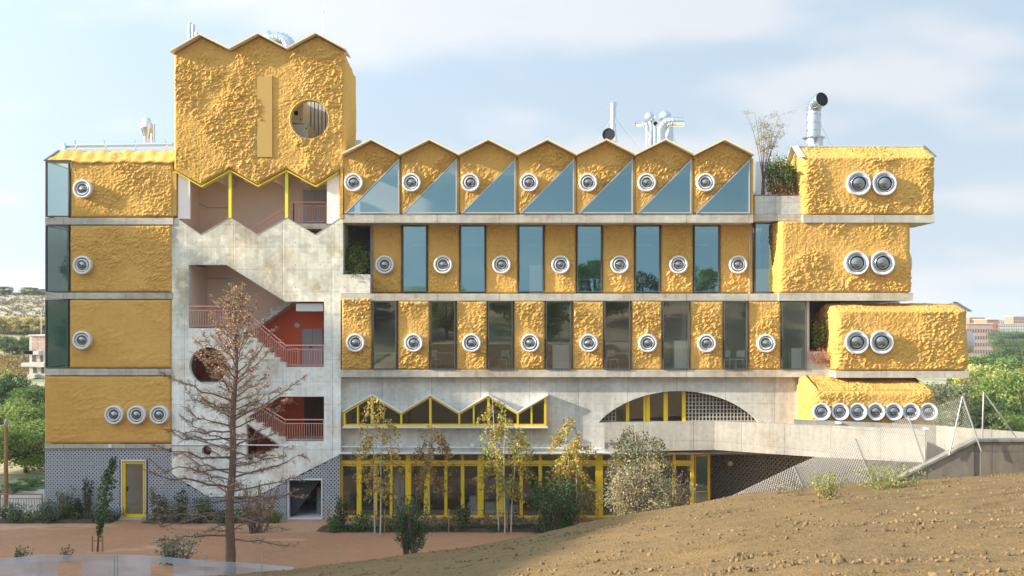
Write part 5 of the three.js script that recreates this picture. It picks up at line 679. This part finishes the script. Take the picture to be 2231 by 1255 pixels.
// ---- white site netting in the left foreground
{ const f = thing('site_netting', 'white translucent site netting on thin posts at the lower left', 'fence', null), P = [[-120, 1224], [0, 1218], [62, 1213], [90, 1209], [150, 1210], [248, 1209], [330, 1212], [450, 1222], [540, 1227], [640, 1236]].map(([x, y]) => at(x, y, 14.2 + 0.4 * Math.sin(x * 0.02))), mat = phys({ color: new THREE.Color().setRGB(0.50, 0.53, 0.60), roughness: 0.9, transparent: true, opacity: 0.55, side: THREE.DoubleSide });
  const b = new MB(), S = [], path = new THREE.CatmullRomCurve3(P); for (let k = 0; k <= 150; k++) S.push(path.getPoint(k / 150)); for (let k = 0; k < 150; k++) for (let j = 0; j < 8; j++) { const X = S[k].x, inHole = (X > PX(138, 14) && X < PX(181, 14) || X > PX(333, 14) && X < PX(384, 14)) && j >= 1 && j < 6; if (inHole) continue; const q = (i, jj) => V3(S[i].x, S[i].y * (1 - jj / 8), S[i].z + 0.06 * noise(S[i].x * 1.7, jj * 0.6) * 0.7 + 0.05); b.quad(q(k, j + 1), q(k + 1, j + 1), q(k + 1, j), q(k, j)); } const g = b.geo(); part('net', g, mat, f);
  new MB().tube(S.filter((_, k) => k % 5 === 0), 0.008, 5).build('top_wire', M.galv, f); for (const x of [55, 66, 87, 249, 256, 448, 570, 735]) { const p = at(x, x > 500 ? 1200 : 1206 + (x % 3), 14.1); new MB().tube([V3(p.x, -0.1, p.z), p], 0.02, 6).build('post', M.galv, f); } }

// ---- left edge: railing, timber pole, background
{ const a = foot(-60, 1118), b = foot(92, 1118); a.z = b.z = 0.6; const r = thing('street_railing', 'rust red street railing left of the breeze-block wall', 'railing', null); railing(null, [V3(PX(-80, -0.6), 0, -0.6), V3(PX(0, -0.6), 0, -0.6), V3(PX(92, -0.6), 0, -0.6)], M.rust, 1.05, 0.12, r);
  const p = thing('timber_pole', 'tall weathered timber pole behind the street railing', 'pole', V3(PX(13, -2), 0, -2)); new MB().tube([V3(0, -0.2, 0), V3(0, PY(930, -2), 0)], [0.11, 0.09], 10).build('shaft', M.wood, p); new MB().tube([V3(0, PY(930, -2), 0), V3(0, PY(914, -2), 0)], [0.095, 0.085], 10).build('cap', M.galv, p);
  tag(new MB().box(-60, -0.03, -9, PX(96), 0.02, -1).build('pavement', std(0.4, 0.36, 0.31, 0.9)), 'pale pavement behind the street railing', null, null, 'structure'); }
// trees: crowns of many leaf clumps on a trunk with limbs
const crowns = {};
function crownGeo(kind, cols, n, leaf, shape) { return crowns[kind] ??= (() => { const r = rng(kind.length * 977 + 5), fo = new MB(), tr = new MB(); const nC = shape.clumps; tr.tube([V3(0, -0.05, 0), V3(0.02, 0.25, 0), V3(0, 0.75, 0.01)], [0.03, 0.024, 0.008], 7);
  for (let k = 0; k < nC; k++) { const d = rv(r), q = 0.35 + 0.65 * Math.cbrt(r()), c = V3(d.x * 0.5 * shape.w * q, shape.y + d.y * shape.h * 0.5 * q, d.z * 0.5 * shape.w * q); if (shape.cone) { const t = clamp((c.y - shape.y + shape.h / 2) / shape.h); c.x *= 1.3 - t * 1.1; c.z *= 1.3 - t * 1.1; } tr.tube(arc(V3(0, shape.y * 0.45, 0), V3(c.x * 0.4, shape.y * 0.6 + c.y * 0.2, c.z * 0.4), c, 3), [0.014, 0.009, 0.005, 0.002], 4, false); const tone = 0.72 + 0.6 * r(), cc = cols.map(x => x.map(y => y * tone)); leaves(fo, r, c, V3(0.15, 0.11, 0.15).multiplyScalar(shape.cl * (0.7 + 0.6 * r())), Math.ceil(n / nC), leaf, cc, 0.3, shape.drop ?? 0); }
  return [tr.geo(), fo.geo()]; })(); }
const KIND = { round: [G.mid, 9000, 0.035, { w: 0.95, h: 0.85, y: 0.56, clumps: 60, cl: 1 }], willow: [G.light, 10000, 0.04, { w: 1.25, h: 0.9, y: 0.53, clumps: 70, cl: 1.15, drop: 0.9 }], bright: [[...G.light, ...G.lime], 8000, 0.04, { w: 1.0, h: 0.85, y: 0.55, clumps: 55, cl: 1 }], dark: [G.dark, 8000, 0.035, { w: 0.9, h: 0.9, y: 0.53, clumps: 55, cl: 1 }], yellow: [[[0.55, 0.48, 0.16], [0.42, 0.40, 0.12], [0.6, 0.5, 0.2]], 5000, 0.045, { w: 0.8, h: 0.9, y: 0.53, clumps: 40, cl: 1 }], silver: [[[0.19, 0.2, 0.11], [0.13, 0.16, 0.08], [0.24, 0.24, 0.15]], 11000, 0.035, { w: 1.5, h: 0.85, y: 0.55, clumps: 90, cl: 1.1, drop: 0.2 }], bushy: [G.mid, 2500, 0.06, { w: 1.3, h: 0.9, y: 0.5, clumps: 24, cl: 1.3 }] };
function tree(kind, label, x, yTop, d, hm, group, name = 'tree', yBase) { const z = DIST - d, k = d / FOCAL, top = EYE + (700 - yTop) * k, g = ground((x - 1115.5) * k, z), base = yBase ?? Math.max(g, top - hm), h = top - base, o = thing(name, label, name === 'tree' ? 'tree' : 'bush', V3((x - 1115.5) * k, base, z), group), [tg, fg] = crownGeo(kind, ...KIND[kind]); o.scale.set(hm / 1, h / 1.1, hm / 1); o.rotation.y = x * 1.7; part('trunk', tg, barkDark, o); part('crown', fg, LEAF, o); return o; }
tree('willow', 'pale green willow beside the building at the left edge', 25, 860, 78, 5.6); tree('bright', 'yellow green tree leaning on the building corner at ground level', 80, 905, 72, 4.4); tree('dark', 'dark green tree crown below the white apartment block', 30, 806, 100, 5.5); tree('round', 'mid green tree between the willow and the dark crown', 78, 830, 92, 5.2); tree('round', 'green tree at the outermost left behind the timber pole', -30, 880, 84, 5.6); tree('bright', 'light green tree above the pavement at the far left', -5, 800, 112, 5.5); tree('willow', 'second willow in front of the building corner, lower than the first', 55, 900, 66, 4.6); tree('bushy', 'low green bush behind the pavement near the railing', 70, 1035, 60, 1.8, null, 'bush'); tree('bushy', 'low dark bush behind the railing by the timber pole', 35, 1050, 58, 1.6, null, 'bush');
tree('round', 'dark round tree on the hill skyline, far left', 8, 622, 318, 6); tree('round', 'round pine on the hill skyline beside the building', 65, 624, 318, 6); tree('round', 'tree on the hill skyline half hidden by the building', 101, 628, 318, 6);
for (let k = 0; k < 7; k++) tree('yellow', `${ORD[k]} yellow green tree from the left on the slope of the left hill`, -8 + k * 17, 686 + (k * 7 % 13), 262, 6.5 - (k % 3), 'yellow green trees on the left hill');
for (let k = 0; k < 12; k++) tree('bushy', `${ORD[k]} round green bush from the left on the terrace of the left hill`, 2 + k * 8.4, 725 + (k * 5) % 16, 240, 3.4, 'round bushes on the left hill', 'bush');
{ const r = rng(202), o = new MB(); for (let k = 0; k < 420; k++) { const x = r() * 130 - 20, y = 745 + r() * 60, d = 214 + (805 - y) * 0.35, kk = d / FOCAL, X = (x - 1115.5) * kk, z = DIST - d, g = ground(X, z); leaves(o, r, V3(X, g + 0.35, z), V3(1.3, 0.75, 1.0), 26, 0.5, [[0.40, 0.26, 0.07], [0.32, 0.24, 0.07], [0.28, 0.16, 0.07], [0.2, 0.2, 0.06]], 0.3); } const m = o.build('undergrowth', LEAF); tag(m, 'orange and yellow undergrowth on the left hill', 'undergrowth', null, 'stuff'); }
{ const r = rng(203), o = new MB(); for (let k = 0; k < 520; k++) { const x = r() * 140 - 20, d = 262 + r() * 66, kk = d / FOCAL, X = (x - 1115.5) * kk, z = DIST - d; leaves(o, r, V3(X, ground(X, z) + 0.1, z), V3(0.9, 0.35, 0.7), 14, 0.45, [[0.2, 0.17, 0.12], [0.26, 0.22, 0.15], [0.14, 0.13, 0.09]], 0.3); } tag(o.build('dry_grass', LEAF), 'dry tufts scattered over the upper slope of the left hill', 'grass', null, 'stuff'); }
const R0 = [['round', 'dark green tree under the brick apartment block', 2125, 765, 120, 5.5], ['bright', 'bright green tree right of the brick apartment block', 2180, 780, 105, 6.2], ['round', 'green tree behind the bright one at the right edge', 2215, 765, 135, 7], ['dark', 'dark green tree line end at the right edge', 2228, 735, 190, 8], ['silver', 'silvery green tree spreading behind the footbridge', 2105, 818, 84, 5.6], ['willow', 'yellow green tree at the right edge behind the fence', 2226, 795, 80, 5.4], ['round', 'mid green tree just right of the lowest foam box', 2050, 825, 92, 5.5], ['dark', 'dark tree between the silvery tree and the right edge', 2170, 850, 76, 4.2], ['yellow', 'olive brown tree below the lower right foam box corner', 2125, 790, 110, 5.4], ['bright', 'light green tree low behind the far bridge parapet', 2225, 885, 66, 3.6], ['dark', 'dark green tree beneath the brick apartment block, left', 2150, 760, 150, 6], ['round', 'small green tree in front of the tan field', 2195, 750, 210, 7]];
for (const a of R0) tree(...a);
for (let k = 0; k < 6; k++) tree('round', `${ORD[k]} tree from the left in the distant row along the tan field`, 2176 + k * 11, 716 + k % 3, 420, 9, 'distant trees along the tan field');
// far buildings
function block(label, x0, x1, yT, yB, d, wallMat, { rows = 4, cols = 8, depth = 14, group, turn = 0, win = [0.5, 0.55], roofMat = M.roof, name = 'apartment_building', sideTone } = {}) {
  const k = d / FOCAL, z = DIST - d, X0 = (x0 - 1115.5) * k, X1 = (x1 - 1115.5) * k, Y1 = EYE + (700 - yT) * k, Y0 = EYE + (700 - yB) * k, w = X1 - X0, h = Y1 - Y0, o = thing(name, label, 'building', V3(X0, Y0, z), group); new MB().box(0, 0, -depth, w, h, 0).build('wall', wallMat, o);
  const dark = std(0.07, 0.08, 0.09, 0.3); for (let j = 0; j < rows; j++) for (let i = 0; i < cols; i++) { const cx = (i + 0.5) / cols * w, cy = h * (0.06 + 0.84 * (j + 0.5) / rows), ww = w / cols * win[0], hh = h / rows * win[1], g = piece('window', o); new MB().box(cx - ww / 2, cy - hh / 2, -0.1, cx + ww / 2, cy + hh / 2, 0.04).build('pane', dark, g); }
  new MB().box(-0.3, h, -depth - 0.3, w + 0.3, h + 0.4, 0.3).build('roof', roofMat, o); return o;
}
const brickPink = std(0.42, 0.27, 0.22, 0.9), brickRed = std(0.38, 0.17, 0.10, 0.9), creamWall = std(0.55, 0.52, 0.47, 0.9);
block('brick and grey apartment block with rows of small dark windows', 2106, 2163, 706, 778, 480, brickPink, { rows: 4, cols: 10, win: [0.55, 0.42] }); { const k = 490 / FOCAL; } block('taller brick tower behind the grey apartment block', 2150, 2176, 697, 778, 496, brickRed, { rows: 6, cols: 3, win: [0.3, 0.4] });
block('low red roofed house on the far skyline', 2112, 2146, 692, 712, 620, brickRed, { rows: 1, cols: 6 }); block('wide white apartment block on the far skyline', 2176, 2235, 706, 722, 700, creamWall, { rows: 2, cols: 16 }); block('brick apartment block on the far skyline at the right edge', 2208, 2245, 690, 707, 760, brickRed, { rows: 2, cols: 9 }); block('pale low block between the skyline buildings', 2150, 2210, 698, 708, 820, creamWall, { rows: 1, cols: 14 });
tag(new MB().box((2178 - 1115.5) * 520 / FOCAL, -12, DIST - 526, (2330 - 1115.5) * 520 / FOCAL, EYE - 42 * 520 / FOCAL, DIST - 520).build('field', std(0.42, 0.29, 0.17, 0.95)), 'tan bare field on the far right', null, null, 'structure');
{ const d = 205, k = d / FOCAL, z = DIST - d, X = x => (x - 1115.5) * k, Y = y => EYE + (700 - y) * k, o = thing('apartment_building', 'white and pink apartment block with stepped balconies beside the left wing', 'building', null), W = std(0.62, 0.57, 0.5, 0.9), Pk = std(0.55, 0.36, 0.28, 0.9); new MB().box(X(64), Y(850), z - 12, X(130), Y(732), z).build('wall', W, o);
  for (const [x0, x1] of [[69, 82], [86, 100], [104, 118]]) for (const [y0, y1] of [[734, 742], [745, 762]]) new MB().box(X(x0), Y(y1), z, X(x1), Y(y0), z + 0.08).build('panel', Pk, o); for (const [x0, x1, y0, y1] of [[62, 92, 764, 772], [54, 90, 790, 798], [84, 104, 790, 799], [68, 84, 815, 823], [62, 80, 764, 773]]) new MB().box(X(x0), Y(y1), z, X(x1), Y(y0), z + 1.4 + x0 * 0.004).build('balcony', W, o); for (const [x0, x1, y0, y1] of [[70, 78, 774, 788], [88, 94, 774, 788], [72, 80, 800, 813], [90, 96, 800, 813]]) { const g = piece('window', o); new MB().box(X(x0), Y(y1), z - 0.1, X(x1), Y(y0), z + 0.06).build('pane', std(0.09, 0.09, 0.1, 0.3), g); } new MB().box(X(63), Y(732), z - 12.2, X(131), Y(729), z + 0.3).build('roof', W, o); }
{ const d = 235, k = d / FOCAL, p = V3((90 - 1115.5) * k, 0, DIST - d), o = thing('street_lamp', 'thin street lamp with a curved arm on the left hill', 'street lamp', p); new MB().tube([V3(0, -2, 0), V3(0, EYE + (700 - 680) * k, 0), V3(-0.3, EYE + (700 - 675) * k, 0), V3(-0.9, EYE + (700 - 673) * k, 0)], 0.09, 6).build('pole', M.galv, o); new MB().box(-1.3, EYE + (700 - 674) * k - 0.1, -0.15, -0.8, EYE + (700 - 674) * k + 0.1, 0.15).build('head', M.whiteMetal, o); }

// trees on the rise opposite the school, seen only in its windows
{ const r = rng(808), kinds = ['round', 'dark', 'bright', 'round', 'willow'], words = { round: 'mid green', dark: 'dark green', bright: 'light green', willow: 'pale green' }; for (let k = 0; k < 18; k++) { const x = -62 + k * 7.2 + r() * 4, z = 84 + r() * 24, h = 4 + r() * 5, kind = kinds[k % 5], o = thing('tree', `${ORD[k]} tree from the left on the rise opposite the school, ${words[kind]} crown`, 'tree', V3(x, ground(x, z) - 0.1, z), 'trees opposite the school'), [tg, fg] = crownGeo(kind, ...KIND[kind]); o.scale.set(h, h, h); part('trunk', tg, barkDark, o); part('crown', fg, LEAF, o); } }

// classroom furniture behind the glass
{ const W = std(0.7, 0.7, 0.68, 0.6), Tq = std(0.2, 0.45, 0.38, 0.6), Wd = std(0.55, 0.4, 0.25, 0.6);
  const table = (x, yf, z, label, m) => { const o = thing('classroom_table', label, 'table', V3(PX(x, z), yf, z)); new MB().box(-0.6, 0.70, -0.35, 0.6, 0.74, 0.35).build('tabletop', m, o); for (const [i, j] of [[-1, -1], [1, -1], [1, 1], [-1, 1]]) new MB().tube([V3(i * 0.54, 0, j * 0.3), V3(i * 0.54, 0.7, j * 0.3)], 0.02, 6).build('leg', W, o); return o; };
  const chair = (x, yf, z, label, m, turn) => { const o = thing('classroom_chair', label, 'chair', V3(PX(x, z), yf, z)); o.rotation.y = turn; new MB().box(-0.2, 0.43, -0.2, 0.2, 0.46, 0.2).build('seat', m, o); new MB().box(-0.2, 0.55, -0.21, 0.2, 0.85, -0.18).build('backrest', m, o); for (const [i, j] of [[-1, -1], [1, -1], [1, 1], [-1, 1]]) new MB().tube([V3(i * 0.2, 0, j * 0.2), V3(i * 0.17, j < 0 ? 0.6 : 0.43, j * 0.18)], 0.014, 5).build('leg', W, o); return o; };
  const cup = (x, yf, z, label, m, h = 1.2) => { const o = thing('storage_cabinet', label, 'cabinet', V3(PX(x, z), yf, z)); new MB().box(-0.4, 0, -0.25, 0.4, h, 0.25).build('body', m, o); new MB().box(-0.385, 0.05, 0.25, -0.01, h - 0.05, 0.265).build('door', m, o); new MB().box(0.01, 0.05, 0.25, 0.385, h - 0.05, 0.265).build('door', m, o); return o; };
  const f2 = PY(639.5), f3 = PY(805.5);
  table(1540, f2, -2.2, 'green table behind the sixth tall second-storey window', Tq); chair(1528, f2, -1.7, 'green chair at the left of the sixth tall second-storey window', Tq, 0.4); chair(1556, f2, -1.8, 'green chair at the right of the sixth tall second-storey window', Tq, -0.5); table(1412, f2, -2.4, 'green table behind the fifth tall second-storey window', Tq); chair(1402, f2, -1.9, 'white chair behind the fifth tall second-storey window', W, 0.3); table(1285, f2, -2.3, 'pale table behind the fourth tall second-storey window', W); cup(1660, f2, -1.9, 'white cabinet behind the tall window beside the upper right foam box', W); cup(1172, f2, -2.2, 'white cabinet behind the third tall second-storey window', W, 1.4);
  table(845, f3, -1.2, 'pale table behind the leftmost third-storey window', W); chair(948, f3, -0.9, 'white chair behind the second third-storey window', W, 0.6); table(975, f3, -1.4, 'wooden table behind the second third-storey window', Wd); chair(1098, f3, -1.0, 'green chair behind the third third-storey window', Tq, -0.3); cup(1222, f3, -1.1, 'white cabinet behind the fourth third-storey window', W, 1.1); table(1345, f3, -1.2, 'wooden table behind the fifth third-storey window', Wd); chair(1335, f3, -0.8, 'white chair behind the fifth third-storey window', W, 0.3); cup(1486, f3, -1.0, 'white cabinet behind the sixth third-storey window', W, 1.3); chair(1590, f3, -0.8, 'white chair at the left of the seventh third-storey window', W, 0.5); chair(1612, f3, -0.8, 'white chair at the right of the seventh third-storey window', W, -0.4); cup(1740, f3, -1.2, 'low white cabinet behind the rightmost third-storey window', W, 0.95);
}
tag(school, null, null);
renderer.render(scene, camera);
